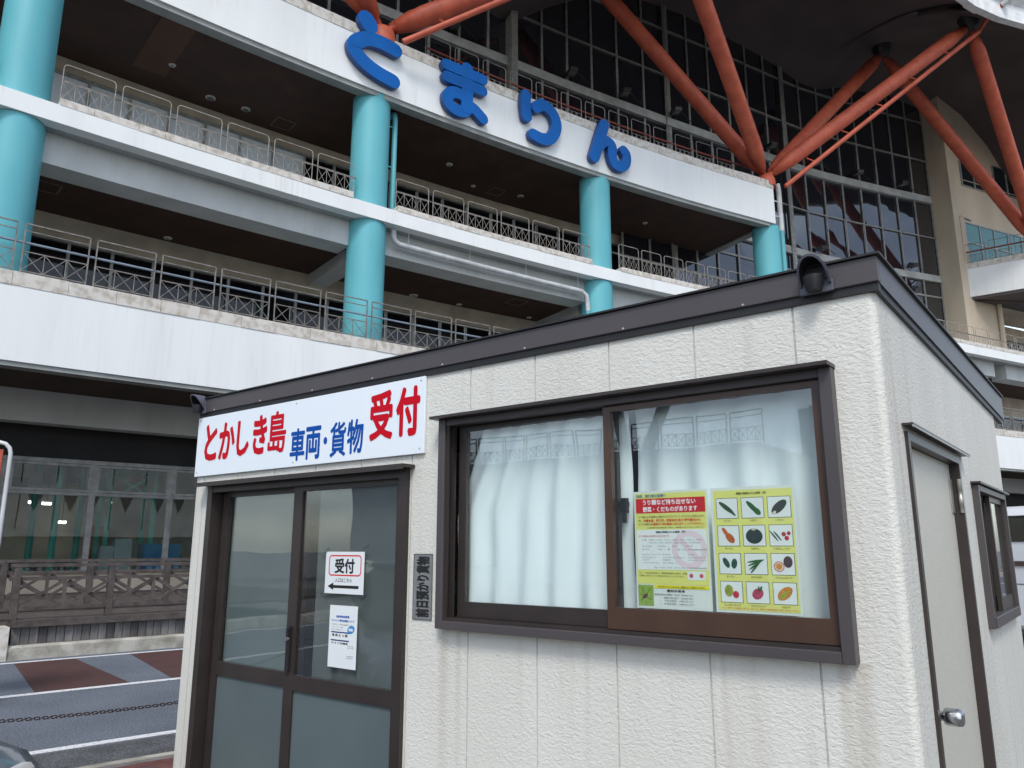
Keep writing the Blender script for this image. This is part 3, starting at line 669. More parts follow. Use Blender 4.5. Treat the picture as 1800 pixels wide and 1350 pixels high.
# --- red struts
def soffit_z(p):
    best = min(((q - Vector((p.x, p.y, q.z))).length, q) for r_ in grid for q in r_) if False else None
    bd, bz = 1e9, 25
    for r_ in grid:
        for q in r_:
            d = (q.x - p.x) ** 2 + (q.y - p.y) ** 2
            if d < bd: bd, bz = d, q.z
    return bz
def strut(a, b, r, rings=False):
    a = Vector(a); b = Vector(b); L = (b - a).length
    prof = [(0, r * .34), (.28, r * .34), (.29, r * .55), (1.25, r), (L - 1.25, r), (L - .32, r * .6), (L - .31, r * .34), (L, r * .34)]
    o = part('steel_strut', M_red, MB().lathe(a, b, prof, 20))
    if rings:
        k = int(L / 1.6)
        for i in range(1, k): MB().lathe(a + (b - a) * (i / k), a + (b - a) * (i / k) + (b - a).normalized() * .03, [(0, r * 1.03), (.03, r * 1.03)], 20).build('weld_ring', M_red, o)
def node(n, z=17.25):
    part('strut_node', M_red, MB().lathe((n.x, n.y, z - .35), (n.x, n.y, z + .34), [(0, .42), (.2, .42), (.38, .40), (.52, .32), (.62, .18), (.69, .02)], 20))
for n_ in (n0, n1, n2, n3): node(n_)
tops = {}
def v3(m, n, t, z): return Vector((m.x + n.x * t, m.y + n.y * t, z))
tops['b23'] = v3(v23m, v23n, -.87, 26.76); tops['f23'] = v3(v23m, v23n, 3.8, 25.25)
tops['b12'] = v3(v12m, v12n, -1.63, 25.4); tops['f12'] = v3(v12m, v12n, 3.95, 22.9)
tops['b01'] = v3(v01m, v01n, -1.6, 25.6); tops['f01'] = v3(v01m, v01n, 3.9, 24.5)
SR_ = .325
for nn_, key in ((n2, 'b23'), (n2, 'f23'), (n3, 'b23'), (n3, 'f23'), (n1, 'b12'), (n1, 'f12'), (n2, 'b12'), (n2, 'f12'), (n0, 'b01'), (n0, 'f01'), (n1, 'b01'), (n1, 'f01')):
    tp = tops[key]; base = Vector((nn_.x, nn_.y, 17.35)); d = (tp - base).normalized()
    strut(base + d * .2, tp - d * .1, SR_, True)
for key in ('b23', 'f23', 'b12', 'f12', 'b01', 'f01'):
    tp = tops[key]; zc = max(soffit_z(tp), tp.z + .1)
    part('strut_bracket', M_lamp, MB().lathe((tp.x, tp.y, tp.z - .25), (tp.x, tp.y, zc + .1), [(0, .2), (.15, .34), (zc + .35 - tp.z, .5)], 14))
# red rain pipes alongside the outer struts
def red_pipe(nn_, key, side, edge):
    base = Vector((nn_.x, nn_.y, 17.1)); tp = tops[key]; d = (tp - base).normalized(); o = Vector((side * .55, -.4, -.5))
    pts = [base + o + d * .3, tp + o * .8 - d * .3]
    if edge: pts += [tp + Vector((.4, -.6, -.15)), tp + Vector((.7, -1.3, .05))]
    part('rain_pipe', M_red, MB().pipe(pts, .1, 10))
    L = (tp - base).length; k = 6
    for i in range(1, k):
        q = base + d * (L * i / k); part('pipe_clip', M_red, MB().bar(q + o * .35, q + o * (1 - .2 * i / k), .05, .05))
    return pts
red_pipe(n2, 'f23', .85, True); red_pipe(n1, 'f12', .85, False)
ep = tops['f23'] + Vector((.7, -1.3, .05))
part('rain_pipe', M_pipe_w, MB().pipe([ep, ep + Vector((.12, -.2, .06)), ep + Vector((.18, -.3, .25)), ep + Vector((.14, -.35, 1.4))], .13, 12), label='white downpipe at the roof corner')

# --- shopfront under the lowest terrace
sf = part('shopfront', M_mull, MB(), label='glazed shopfront under the lowest terrace'); SO = 3.5
b = MB()
s_m = s_at(158, 900, SO); bay = s_at(296, 900, SO) - s_m
sweep(b, rect(SO - .06, SO + .06, 3.70, 3.80), s_m - 5 * bay, s_m + 6 * bay); sweep(b, rect(SO - .06, SO + .06, 2.90, 2.98), s_m - 5 * bay, s_m + 6 * bay); sweep(b, rect(SO - .08, SO + .06, .98, 1.05), s_m - 5 * bay, s_m + 6 * bay)
me = sf.data; me.clear_geometry(); me.from_pydata([(v[0] - org.x, v[1] - org.y, v[2] - org.z) for v in b.v], [], b.f)
part('shopfront_base', M_beige, sweep(MB(), rect(SO, SO + .2, .52, .979), SL, SR)); part('shopfront_header', M_dark_in, sweep(MB(), rect(SO, SO + .2, 3.802, 4.86), SL, SR))
for k in range(-5, 6):
    s = s_m + k * bay; up_ = (math.cos(ang(s)), math.sin(ang(s)), 0)
    MB().bar(at(s, SO, 1.05), at(s, SO, 3.7), .10, .14, up=up_).build('mullion', M_mull, sf)
    a, e = s + .06, s + bay - .06
    MB().prism([at(a, SO, 1.06), at(e, SO, 1.06), at(e, SO, 2.89), at(a, SO, 2.89)], at(a, .008) - at(a, 0)).build('pane', M_shop, sf)
    hp = MB()
    for u, v, z0, z1 in ((a, a + .06, 2.99, 3.69), (e - .06, e, 2.99, 3.69), (a + .06, e - .06, 2.99, 3.05), (a + .06, e - .06, 3.63, 3.69)): sweep(hp, rect(SO - .05, SO + .03, z0, z1), u, v, 1)
    w_ = hp.build('hopper_window', M_mull, sf)
    MB().prism([at(a + .06, SO, 3.05), at(e - .06, SO, 3.05), at(e - .06, SO, 3.63), at(a + .06, SO, 3.63)], at(a, .008) - at(a, 0)).build('pane', M_shop, sf)
part('shop_floor', M_floor_in, sweep(MB(), rect(SO + .2, 9.5, .53, .56), SL, SR)); part('shop_back_wall', M_beige_dk, sweep(MB(), rect(9.5, 9.7, .5, 6.5), SL, SR))
part('ground_wall', M_winD, sweep(MB(), rect(4.4, 4.6, .5, 4.86), s_of(4), SR))
part('shop_end_wall', M_dark_in, sweep(MB(), rect(SO + .2, 9.5, .5, 4.9), s_of(3), s_of(3) + .2))
# ================================================================== BLUE LETTERS
def smooth_path(pts, n=7):
    out = []
    P_ = [Vector(p) for p in pts]; P_ = [P_[0] * 2 - P_[1]] + P_ + [P_[-1] * 2 - P_[-2]]
    for i in range(1, len(P_) - 2):
        a, b, c, d = P_[i - 1:i + 3]
        for k in range(n):
            t = k / n; out.append(.5 * ((2 * b) + (c - a) * t + (2 * a - 5 * b + 4 * c - d) * t * t + (3 * b - a - 3 * c + d) * t ** 3))
    out.append(P_[-2]); return out
def stroke_outline(pts, w):
    p = smooth_path(pts) if len(pts) > 2 else [Vector(q) for q in pts]
    L, Rr = [], []
    for i, q in enumerate(p):
        d = (p[min(i + 1, len(p) - 1)] - p[max(i - 1, 0)]).normalized(); nrm = Vector((-d.y, d.x)); L.append(q + nrm * w / 2); Rr.append(q - nrm * w / 2)
    d1 = (p[-1] - p[-2]).normalized(); d0 = (p[0] - p[1]).normalized(); cap = []
    def fan(c, d):
        a0 = math.atan2(d.y, d.x); return [c + Vector((math.cos(a0 + t), math.sin(a0 + t))) * w / 2 for t in (math.pi * .35, math.pi * .18, 0, -math.pi * .18, -math.pi * .35)]
    return L + fan(p[-1], d1) + Rr[::-1] + fan(p[0], d0), (L, Rr)
def letter(name, strokes, s_c, z0, W, H, label, rings=()):
    """strokes: (points in a unit square, width); stands off the fascia"""
    o_back, o_front = -.05, -.24
    base = at(s_c, 0, z0); root = thing(name, base, 0, label, 'letter', 'blue sign letters on the top fascia')
    a = ang(s_c); ux = Vector((math.cos(a), math.sin(a), 0)); uo = Vector((math.sin(a), -math.cos(a), 0))
    def W3(u, v, d): return base + ux * ((u - .5) * W) + Vector((0, 0, v * H)) + uo * d
    face = MB(); side = MB(); k = 0
    for pts, w in strokes:
        df = .24 - k * .004; k += 1; asp = H / W
        o, (L, Rr) = stroke_outline([(p[0], p[1] * asp) for p in pts], w)
        o = [(q.x, q.y / asp) for q in o]; L = [(q.x, q.y / asp) for q in L]; Rr = [(q.x, q.y / asp) for q in Rr]
        for i in range(len(L) - 1): face.poly([W3(*L[i], df), W3(*L[i + 1], df), W3(*Rr[i + 1], df), W3(*Rr[i], df)])
        n = len(L); f1_ = o[n:n + 5]; f0_ = o[2 * n + 5:]
        face.poly([W3(*q, df) for q in [L[-1]] + f1_ + [Rr[-1]]]); face.poly([W3(*q, df) for q in [Rr[0]] + f0_ + [L[0]]])
        for i in range(len(o)): side.poly([W3(*o[i], df), W3(*o[(i + 1) % len(o)], df), W3(*o[(i + 1) % len(o)], .05), W3(*o[i], .05)])
    for (cx, cy, rx, ry, w) in rings:
        df = .24 - k * .004; k += 1; N = 24; asp = H / W
        for i in range(N):
            t0, t1 = 2 * math.pi * i / N, 2 * math.pi * (i + 1) / N
            q = lambda t, s_: (cx + math.cos(t) * (rx + s_ * w / 2), cy + math.sin(t) * (ry + s_ * w / 2 / asp))
            face.poly([W3(*q(t0, -1), df), W3(*q(t1, -1), df), W3(*q(t1, 1), df), W3(*q(t0, 1), df)])
            for s_ in (-1, 1): side.poly([W3(*q(t0, s_), df), W3(*q(t1, s_), df), W3(*q(t1, s_), .05), W3(*q(t0, s_), .05)])
    face.build('letter_face', M_blue, root); side.build('letter_edge', M_blue_side, root)
def sc(x, y): return s_at(x, y, -.15)
ZT, ZB = 17.18, 15.36
letter('sign_letter', [([(.34, .985), (.40, .91)], .31), ([(.90, .66), (.62, .685), (.36, .64), (.17, .49), (.16, .36), (.34, .21), (.60, .12), (.88, .08)], .255)], sc(655, 100), 15.34, 1.82, 1.86, 'large blue hiragana letter with a round head, leftmost on the top fascia')
letter('sign_letter', [([(.13, .86), (.88, .86)], .205), ([(.15, .635), (.88, .635)], .205), ([(.56, .95), (.56, .70), (.565, .45), (.56, .18)], .235), ([(.56, .24), (.72, .21), (.90, .09)], .21)], sc(814, 165), 15.26, 1.88, 1.84, 'blue hiragana letter with two crossbars and a loop, second from left', rings=[(.38, .23, .21, .17, .215)])
letter('sign_letter', [([(.15, .90), (.14, .70), (.17, .46)], .225), ([(.38, .72), (.56, .83), (.79, .73), (.87, .48), (.75, .21), (.55, .11), (.32, .13)], .235)], sc(949, 213), 15.30, 1.84, 1.82, 'blue hiragana letter of a short stroke and a hook, third from left')
letter('sign_letter', [([(.38, .92), (.28, .62), (.13, .12)], .225), ([(.24, .40), (.40, .56), (.55, .50), (.55, .28), (.62, .12), (.76, .10), (.88, .22), (.90, .40), (.84, .48)], .21)], sc(1070, 262), 15.31, 2.0, 1.80, 'blue hiragana letter shaped like a wavy n, rightmost on the fascia')

# ================================================================== FLOODLIGHTS ON THE CURTAIN WALL
names = ['first', 'second', 'third', 'fourth', 'fifth', 'sixth', 'seventh', 'eighth']
def flood(x, y, zt, label):
    l = l_at(x, y, .3); p = G(l, .30, zt); d = G(l + .1) - G(l); d.normalize(); o = Vector((d.y, -d.x, 0))
    root = thing('floodlight', p, 0, label, 'floodlight', 'floodlights along the curtain wall transoms')
    a = p + Vector((0, 0, .18)); tip = a + o * .55 - d * .25 + Vector((0, 0, -.16))
    MB().bar(a - o * .1, tip, .34, .20).build('housing', M_lamp, root, bevel=.02)
    MB().bar(p, a, .06, .06).build('bracket', M_lamp, root)
    MB().lathe(a - o * .05, a - o * .05 + Vector((0, 0, .2)), [(0, .12), (.14, .12), (.2, .05)], 10).build('junction_box', M_lamp, root)
    pts = []
    e = G(l + 1.0, .3, zt); st = a + Vector((0, 0, .16))
    for i in range(9):
        t = i / 8; q = st.lerp(e, t); pts.append(q + Vector((0, 0, .22 * math.sin(math.pi * t) * (1 - t))))
    MB().pipe(pts, .018, 6).build('cable', M_lamp, root)
for i, (x, y) in enumerate(((800, 62), (1004, 148), (1098, 182), (1187, 214), (1353, 268), (1433, 292), (1505, 308), (1583, 326))):
    flood(x, y, 21.50, 'black floodlight on the upper grey transom, %s from left' % names[i])
for i, (x, y) in enumerate(((1444, 452), (1603, 480))):
    flood(x, y, 16.66, ('black floodlight on the lower transom just above the kiosk roof', 'black floodlight on the lower transom beside the beige wall')[i])

# ================================================================== BEIGE WING
E0 = Vector((24.25, 41.35)); ED = Vector((.907, .421)).normalized(); EN = Vector((ED.y, -ED.x)); E1 = E0 + EN * 1.15
def wall_px(x, y, out=0):
    d = ray(x, y); o = E1 + EN * out; k = d.x / d.y; t = (k * o.y - o.x) / (ED.x - k * ED.y); p = o + ED * t; return t, 1.6 + d.z * p.y / d.y
def Wp(t, z, out=0): p = E1 + ED * t + EN * out; return Vector((p.x, p.y, z))
BW = thing('beige_wing', Wp(2, 11.4), 0, 'beige rendered wing of the terminal behind the curtain wall', 'building')
wb = MB(); wb.prism([Wp(0, 11.25), Wp(3.2, 11.25), Wp(3.2, 11.25, -2.4), Wp(0, 11.25, -2.4)], (0, 0, 3.75)); wb.prism([Wp(0, 15.002), Wp(14, 15.002), Wp(14, 15.002, -2.4), Wp(0, 15.002, -2.4)], (0, 0, 13.2))
wall_ = wb.build('wall', M_beige, BW)
MB().bar(Wp(.4, 22.35, -1.15 + 1.16), Wp(13, 22.35, .01), .03, .04).build('wall_joint', M_beige_dk, wall_)
MB().prism([Wp(0, 11.45, .002), Wp(.9, 11.45, .002), Wp(.9, 11.45, .10), Wp(0, 11.45, .10)], (0, 0, 14.6)).build('pilaster', M_beige, BW)
def wing_window(x0, y0, x1, y1, cols, rows, gm, nm='window'):
    t0, zt = wall_px(x0, y0); t1, _ = wall_px(x1, y0); _, zb = wall_px(x0, y1)
    fr = MB()
    for i in range(cols + 1):
        t = t0 + (t1 - t0) * i / cols; fr.prism([Wp(t - .05, zb, .003), Wp(t + .05, zb, .003), Wp(t + .05, zb, .06), Wp(t - .05, zb, .06)], (0, 0, zt - zb))
    for j in range(rows + 1):
        z = zb + (zt - zb) * (j / rows if rows < 2 else (0, .56, 1)[j])
        for i in range(cols):
            a = t0 + (t1 - t0) * i / cols + .051; b = t0 + (t1 - t0) * (i + 1) / cols - .051; fr.prism([Wp(a, z - .04, .003), Wp(b, z - .04, .003), Wp(b, z - .04, .055), Wp(a, z - .04, .055)], (0, 0, .08))
    w = fr.build(nm, M_mull, BW)
    for i in range(cols):
        for j in range(rows):
            zz = [zb + (zt - zb) * q for q in ((0, 1) if rows < 2 else (0, .56, 1))]
            a = t0 + (t1 - t0) * i / cols + .05; b = t0 + (t1 - t0) * (i + 1) / cols - .05
            MB().prism([Wp(a, zz[j] + .03, .004), Wp(b, zz[j] + .03, .004), Wp(b, zz[j + 1] - .03, .004), Wp(a, zz[j + 1] - .03, .004)], Vector((EN.x, EN.y, 0)) * .015).build('pane', gm, w)
wing_window(1685, 282, 1727, 324, 2, 1, M_winD); wing_window(1742, 291, 1785, 336, 2, 1, M_winD); wing_window(1694, 391, 1812, 468, 5, 2, M_winB)
# balcony: angled white parapet with railing
A_ = Vector((25.25, 40.62)); B_ = Vector((28.15, 38.5)); C_ = Vector((35, 41.4)); D_ = Vector((34, 45))
E_ = E1 + ED * .35
bal = MB().prism([(A_.x, A_.y, 15.0), (B_.x, B_.y, 15.0), (C_.x, C_.y, 15.0), (D_.x, D_.y, 15.0), (E_.x, E_.y, 15.0)], (0, 0, .3)).build('balcony', M_roofsoff, BW)
def v2(p, z): return Vector((p.x, p.y, z))
for p, q in ((A_, B_), (B_, C_)):
    MB().bar(v2(p, 15.95), v2(q, 15.95), .2, 1.62).build('parapet', M_white, bal)
    MB().bar(v2(p, 16.92), v2(q, 16.92), .26, .3).build('coping', M_coping, bal)
    MB().tube(v2(p, 17.75), v2(q, 17.75), .045, 8).build('handrail', M_redrail, bal)
    n_ = int((q - p).length / 1.15)
    for i in range(n_):
        a = p.lerp(q, i / n_ + .02); b_ = p.lerp(q, (i + 1) / n_ - .03); L = (b_ - a).length
        o = rail_panel(L, 1.15, .5, .1, 4, .026, 0, True).build('railing_panel', M_rail, bal, local=True); o.location = v2(a, 17.05) - rootloc(bal); o.rotation_euler = (0, 0, math.atan2(b_.y - a.y, b_.x - a.x))
MB().pipe([Wp(1.55, 19.85, .06), Wp(.55, 19.95, .08), Wp(.5, 19.9, .08), Wp(.5, 17.2, .08)], .03, 6).build('conduit', M_rail, BW)
MB().pipe([Wp(2.9, 14.99, .14), Wp(2.9, 11.5, .14)], .13, 10).build('drain_pipe', M_beige, BW)
rb = backwall(11.45, 14.1, 14.95, s_of(28.2), s_of(35.5), lambda s: M_winD, 'far upper terrace back wall')

# ================================================================== SHOP INTERIOR (things behind the glass)
def green_frame(s, off, label, w=1.1, dp=1.0, zt=4.6, x=True):
    root = thing('scaffold_tower', at(s, off, .56), 0, label, 'scaffold')
    pts = [(s, off), (s + w, off), (s + w, off + dp), (s, off + dp)]
    for a, b in pts: MB().bar(at(a, b, .56), at(a, b, zt), .12, .12, up=(1, .6, 0)).build('upright', M_steelgreen, root)
    for (a, b), (c, d) in zip(pts, pts[1:] + pts[:1]):
        MB().bar(at(a, b, 3.68), at(c, d, 3.68), .07, .07).build('crossbar', M_steelgreen, root)
    MB().bar(at(s, off - .02, 2.9), at(s + w, off - .02, 3.66), .06, .06).build('brace', M_steelgreen, root); MB().bar(at(s, off + .03, 3.66), at(s + w, off + .03, 2.9), .06, .06).build('brace', M_steelgreen, root)
green_frame(s_at(190, 900, 4.6), 4.6, 'green steel frame with crossed braces behind the middle shop pane')
def green_post(x, off, label):
    s_ = s_at(x, 950, off); r = thing('steel_post', at(s_, off, .56), 0, label, 'post', 'green steel posts inside the shop')
    MB().tube(at(s_, off, .56), at(s_, off, 4.8), .085, 12).build('shaft', M_steelgreen, r); MB().lathe(at(s_, off, .56), at(s_, off, .62), [(0, .16), (.05, .16), (.06, .1)], 12).build('base_plate', M_steelgreen, r)
green_post(52, 6.2, 'leftmost green steel post behind the left shop pane'); green_post(92, 4.6, 'thick green steel post in the middle of the left shop pane'); green_post(134, 6.0, 'green steel post just left of the shop mullion')
M_edge0 = mat('lamp_fitting_white', (.6, .6, .6), .5)
def standing_box(name, x0, x1, y1, off, m, label, cat, zb=.56, dep=.3, extra=None):
    sa_, sb2 = s_at(x0, 960, off), s_at(x1, 960, off); zt = z_at((x0 + x1) / 2, y1, off)
    o = sweep(MB(), rect(off, off + dep, zb, zt), sa_, sb2, 2).build(name, m, label=label, cat=cat); return o
M_panelw = mat('pale_display_panel', (.45, .52, .52), .5, scale=2); M_bluebox = mat('blue_print_panel', (.04, .25, .42), .4, scale=2, c2=(.02, .16, .34)); M_terra = mat('terracotta_wall_panel', (.45, .20, .12), .8, scale=4)
standing_box('display_panel', 176, 201, 960, 4.3, M_panelw, 'short pale blank panel standing inside the shop window', 'panel')
standing_box('display_panel', 202, 232, 947, 4.34, M_panelw, 'tall pale blank panel beside the green frame in the shop', 'panel')
standing_box('drinks_cooler', 254, 318, 956, 4.2, M_bluebox, 'blue printed cooler inside the right shop pane', 'cooler', dep=.6)
standing_box('brochure_rack', 155, 163, 965, 4.3, mat('red_rack', (.25, .03, .03), .5), 'narrow dark red brochure rack beside the shop mullion', 'rack')
standing_box('shop_counter', 0, 140, 985, 6.6, mat('grey_counter', (.16, .16, .16), .6), 'grey counter deep inside the shop', 'counter', dep=.6)
standing_box('wall_poster', 155, 190, 925, 9.2, M_terra, 'terracotta tiled panel on the back wall of the shop', 'panel', zb=1.4, dep=.1)
for i, (x0, x1, y0, y1, c) in enumerate(((75, 98, 815, 852, (.01, .03, .14)), (98, 116, 818, 848, (.30, .32, .32)), (117, 145, 818, 848, (.01, .03, .14)), (52, 72, 832, 852, (.3, .3, .3)), (22, 50, 838, 858, (.04, .06, .16)))):
    sa_, sb2 = s_at(x0, 840, 6.0), s_at(x1, 840, 6.0); zt, zb = z_at(x0, y0, 6.0), z_at(x0, y1, 6.0)
    sweep(MB(), rect(6.0, 6.05, zb, zt), sa_, sb2, 2).build('hanging_panel', mat('hanging_%d' % i, c, .6), label=('dark blue square panel hanging left in the shop ceiling', 'white panel hanging between two blue ones in the shop', 'dark blue square panel hanging right of the white one', 'small pale panel hanging at lower left in the shop', 'small slate blue panel hanging leftmost in the shop')[i], cat='panel')

# lit tube lamps hanging in the shop
M_tube = bpy.data.materials.new('lit_tube'); M_tube.use_nodes = True; _p = M_tube.node_tree.nodes['Principled BSDF']; _p.inputs['Emission Color'].default_value = (1, .93, .82, 1); _p.inputs['Emission Strength'].default_value = 7
for x0, x1, y, o, lb in ((50, 66, 883, 6.4, 'lit tube lamp hanging leftmost in the shop'), (74, 90, 885, 6.9, 'lit tube lamp hanging second from left in the shop'), (101, 116, 918, 8.6, 'lit tube lamp low behind the green posts in the shop'), (188, 196, 884, 7.4, 'small lit lamp behind the braced scaffold in the shop')):
    s0_, s1_ = s_at(x0, y, o), s_at(x1, y, o); zz_ = z_at(x0, y, o); r_ = thing('tube_lamp', at((s0_ + s1_) / 2, o, zz_), 0, lb, 'lamp', 'lit lamps inside the shop')
    MB().tube(at(s0_, o, zz_), at(s1_, o, zz_), .035, 8).build('tube', M_tube, r_); MB().bar(at(s0_ - .03, o, zz_ + .07), at(s1_ + .03, o, zz_ + .07), .12, .06).build('fitting', M_edge0, r_)
    MB().bar(at((s0_ + s1_) / 2, o, zz_ + .1), at((s0_ + s1_) / 2, o, 4.85), .015, .015).build('hanger', M_lamp, r_)
# ================================================================== CHAIN, ROADSIDE SIGN
M_chain = mat('rusty_chain', (.06, .05, .05), .5, scale=30, c2=(.09, .045, .03), metal=.6)
c0 = Vector((-5.6, 6.6, 0)); d_ = ray(0, 1259); kx = d_.x / d_.y
# the chain hangs between two posts along the pavement edge
pA = at(s_ground(0, 1300) - 2.2, -11.75, .60); pB = at(s_ground(0, 1300) + 4.6, -11.75, .74)
CH = thing('barrier_chain', pA.lerp(pB, .5) * 1.0, 0, 'rusty steel chain hanging along the pavement edge', 'chain')
lk = MB()
n_ = 12; rx, ry, rt_ = .010, .0175, .0028
ring = []
for i in range(n_ + 1):
    t = 2 * math.pi * i / n_; ring.append(Vector((math.sin(t) * ry, 0, math.cos(t) * rx)))
for i in range(n_): lk.bar(ring[i], ring[i + 1] + (ring[i + 1] - ring[i]) * .12, rt_ * 2, rt_ * 2, up=(0, 1, 0))
linkme = lk.build('link', M_chain, CH, local=True); used_ = False
Lc = (pB - pA).length; N_ = int(Lc / .0275)
for i in range(N_ + 1):
    t = i / N_; q = pA.lerp(pB, t); q.z -= .30 * (1 - (2 * t - 1) ** 2)
    sl = .30 * 4 * (2 * t - 1) / Lc; ry_ = -math.atan(sl)
    if not used_: o = linkme; used_ = True
    else: o = bpy.data.objects.new('link', linkme.data); col.objects.link(o); o.parent = CH
    o.location = q - rootloc(CH); o.rotation_mode = 'ZYX'; o.rotation_euler = (math.pi / 2 * (i % 2) + .3, ry_, math.atan2(pB.y - pA.y, pB.x - pA.x))
for q, lb in ((pA, 'steel chain post at the far end of the chain'), (pB, 'steel chain post beside the kiosk')):
    r_ = thing('chain_post', (q.x, q.y, .0), 0, lb, 'post')
    MB().lathe((q.x, q.y, .0), (q.x, q.y, .8), [(0, .09), (.02, .09), (.03, .038), (.76, .038), (.79, .03), (.8, .01)], 14).build('post', M_rail, r_)
# sign at the left edge
sg = Vector((-5.53, 8.45, 0)); SG = thing('roadside_sign', sg, R(20), 'roadside sign with rounded pale frame and red panel at the left edge', 'sign')
W_ = .9; fr = []
for t in range(9): fr.append((math.cos(R(180 - t * 22.5)) * .12, math.sin(R(180 - t * 22.5)) * .12))
pts = [(-W_, 0, .3), (-W_, 0, 2.62)] + [(-W_ + .12 - .12 * math.cos(R(a)), 0, 2.62 + .12 * math.sin(R(a))) for a in (30, 60, 90)] + [(-.12 + .12 * math.sin(R(a)), 0, 2.62 + .12 * math.cos(R(a))) for a in (0, 30, 60, 90)] + [(0, 0, .3)]
MB().pipe(pts, .022, 8).build('frame', M_pipe_w, SG, local=True)
MB().box((-W_ + .1, -.012, 2.28), (-.07, .012, 2.66)).build('red_panel', mat('red_sign_panel', (.42, .07, .03), .5, scale=30), SG, local=True)
MB().box((-W_ + .1, -.012, 1.2), (-.07, .012, 2.276)).build('lower_panel', mat('lilac_sign_panel', (.30, .26, .36), .5), SG, local=True)
MB().box((-W_ - .05, -.15, 0), (.05, .15, .3)).build('base', M_conc, SG, local=True, bevel=.02)
# ================================================================== RECEPTION KIOSK (own axes: X along the front, Y into the depth)
TH = R(38.3); CT, ST = math.cos(TH), math.sin(TH)
def KW(x, y, z=0): return Vector((x * CT + y * ST, -x * ST + y * CT, z))
KORG = {}
class LB(MB):
    """same builder in the kiosk's axes"""
    def build(s, name, m, parent=None, base=None, **kw):
        if parent is None:
            b = Vector(base); o_ = [(v[0] - b.x, v[1] - b.y, v[2] - b.z) for v in s.v]; s.v = o_
            o = MB.build(s, name, m, None, **kw); o.location = KW(*b); o.rotation_euler = (0, 0, -TH); KORG[o.name] = b; return o
        r = parent
        while r.parent is not None: r = r.parent
        b = KORG[r.name]; s.v = [(v[0] - b.x, v[1] - b.y, v[2] - b.z) for v in s.v]
        return MB.build(s, name, m, parent, local=True, **kw)
def kthing(name, base, label, cat, group=None):
    o = thing(name, KW(*base), -TH, label, cat, group); KORG[o.name] = Vector(base); return o

